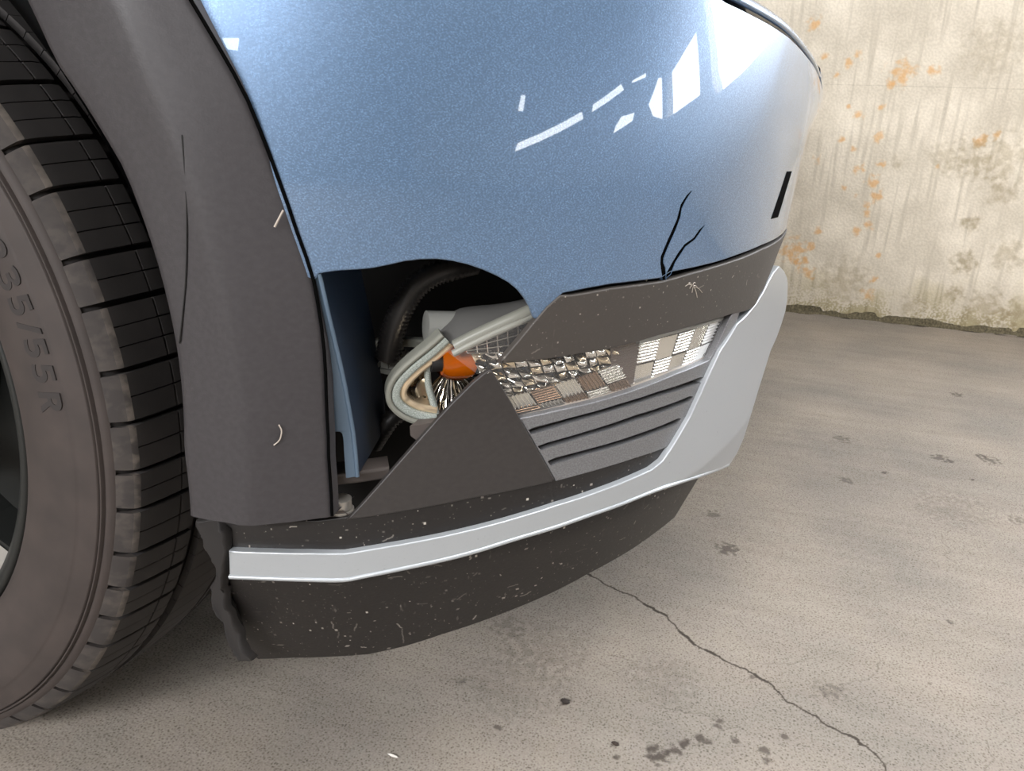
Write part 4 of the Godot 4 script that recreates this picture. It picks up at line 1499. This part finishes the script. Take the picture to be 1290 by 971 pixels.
func wheel(c: Node3D) -> void:
	var ax := Vector3(0, .041, 1).normalized()
	var fw := Vector3.UP.cross(ax).normalized()
	wheel_basis = Basis(fw, ax.cross(fw), ax)
	var w := Node3D.new()
	w.name = "wheel"
	c.add_child(w)
	w.transform = Transform3D(wheel_basis, Vector3(0, HUB_Y, .8))
	w.set_meta("label", "right front wheel with a worn road tyre")
	# carcass and sidewall
	var st := fresh()
	lathe(st, [[-.118, .30], [-.115, .335], [-.108, .348], [-.098, .354], [-.05, .3575], [0, .3585], [.05, .3575], [.098, .3525], [.106, .344], [.1085, .3425]], 0, 360, 160)
	obj("tyre_carcass", st, M.tyre, w)
	st = fresh()
	lathe(st, [[.1065, .3475], [.1090, .3455], [.1106, .3418], [.1098, .3408], [.1100, .3402], [.1128, .3398], [.1132, .3386], [.1112, .3382], [.1110, .3374], [.1134, .3370], [.1138, .3356], [.1152, .3300], [.1166, .3235], [.1168, .3205], [.1180, .3195], [.1186, .3100], [.1184, .2960], [.1168, .2830], [.1140, .2730], [.1105, .2660], [.1075, .2625], [.1030, .2600]], 0, 360, 200)
	obj("tyre_sidewall", st, M.side, w)
	# pitches of the tread: measured grooves first, then the same run of long and short ones on round
	var starts := [43.2, 35.7, 30.0, 22.2, 16.6, 8.9, 2.6, -3.6, -8.8, -15.3, -20.9, -26.3, -32.0, -38.0, -44.0, -50.6, -56.8, -63.5]
	var run := [6.0, 6.6, 5.5, 7.6, 5.7, 6.4]
	var k := 0
	while starts[-1] - run[k % 6] > -316.8 + 3.5:
		starts.append(starts[-1] - run[k % 6])
		k += 1
	starts.append(-316.8)
	var shoulder := [[.0596, .3662], [.075, .3645], [.090, .3622], [.0962, .3606]]
	var band_ := [[.0962, .3606], [.0985, .3596], [.1003, .3580]]
	var lug := [[.1003, .3580], [.1022, .3556], [.1045, .3520], [.1068, .3475], [.1082, .3440]]
	var rib := [[.0425, .3672], [.05, .3675], [.0576, .3664]]
	for i in starts.size() - 1:
		var hi: float = starts[i] - .35
		var lo: float = starts[i + 1] + .35
		var cuts := 2 if hi - lo > 6.2 else 1
		for q in cuts + 1:
			var a := lerpf(lo, hi, float(q) / (cuts + 1)) + (.06 if q else 0.0)
			var b := lerpf(lo, hi, float(q + 1) / (cuts + 1)) - (.06 if q < cuts else 0.0)
			piece("tread_block", block(shoulder, a, b, .0065), M.tyre, w)
			piece("rib_block", block(rib, a + .02, b - .02, .0065), M.tyre, w)
		piece("shoulder_lug", block(lug, lo, hi, .0065), M.dusty, w)
		piece("shoulder_edge", block(band_, lo, hi, .0065), M.worn, w)
	st = fresh()
	for prof in [[[-.022, .3698], [0, .3705], [.031, .3688]], [[-.034, .3692], [-.028, .3696]], [[-.095, .360], [-.075, .3645], [-.044, .3685]]]:
		var deg := 0.0
		while deg < 359.0:
			add_block(st, prof, deg + .06, deg + 2.94, .0065)
			deg += 3.0
	obj("inner_tread", st, M.tyre, w).set_meta("kind", "stuff")
	# the size on the sidewall
	var font := SystemFont.new()
	font.font_names = PackedStringArray(["Droid Sans"])
	font.font_weight = 700
	for e in [["2", 26.3], ["3", 22.6], ["5", 19.0], ["/", 16.0], ["5", 13.2], ["5", 9.7], ["R", 6.0]]:
		var tm := TextMesh.new()
		tm.text = e[0]
		tm.font = font
		tm.font_size = 32
		tm.pixel_size = .0009
		tm.depth = .0012
		var o := MeshInstance3D.new()
		o.mesh = tm
		o.material_override = M.letter
		var a := deg_to_rad(e[1])
		o.name = "size_letter" if not w.has_node("size_letter") else "size_letter_%03d" % int(e[1])
		o.transform = Transform3D(Basis(Vector3(sin(a), -cos(a), 0), Vector3(cos(a), sin(a), 0), Vector3.BACK), Vector3(cos(a) * .3085, sin(a) * .3085, .1184))
		w.add_child(o, true)
	# rim
	st = fresh()
	lathe(st, [[.1030, .2600], [.1060, .2590], [.1066, .2560], [.1050, .2520], [.0990, .2450], [.0880, .2400], [.0500, .2340], [-.09, .2260]], 0, 360, 120, false)
	lathe(st, [[-.02, .23], [-.021, .02]], 0, 360, 60)
	var r := obj("rim", st, M.rim, w)
	for s in 5:
		var mid := -40.0 + s * 72.0
		st = fresh()
		var face := fresh()
		var ring := [[.243, 8.0], [.20, 7.0], [.14, 9.0], [.08, 16.0]]
		var rows := []
		var top := []
		for e in ring:
			var dpt: float = .088 + .006 * (1.0 - e[0] / .243)
			var row := []
			var trow := []
			for q in [[-1.0, -.035], [-1.0, 0.0], [1.0, 0.0], [1.0, -.035]]:
				row.append(wp_raw(dpt + q[1], e[0], mid + e[1] * q[0]))
			for q in [-.86, 0.0, .86]: trow.append(wp_raw(dpt + .0012, e[0] - (.004 if absf(q) > .1 else -.002), mid + e[1] * q))
			rows.append(row)
			top.append(trow)
		for i in 3:
			for j in 3: quad(st, rows[i][j], rows[i][j + 1], rows[i + 1][j + 1], rows[i + 1][j], Vector3(0, 0, 1) if j == 1 else (rows[i][j] - rows[i][3 - j]))
		loft(face, top, Vector3.BACK)
		piece("spoke", st, M.rim, w)
		piece("spoke_face", face, M.machined, w)
	st = fresh()
	tube(st, PackedVector3Array([Vector3(0, 0, -.02), Vector3(0, 0, .085), Vector3(0, 0, .092)]), .07, 32, false, PackedFloat32Array([.085, .085, .06]))
	obj("hub", st, M.rim, w)

func wp_raw(a: float, r: float, deg: float) -> Vector3:
	return Vector3(cos(deg_to_rad(deg)) * r, sin(deg_to_rad(deg)) * r, a)
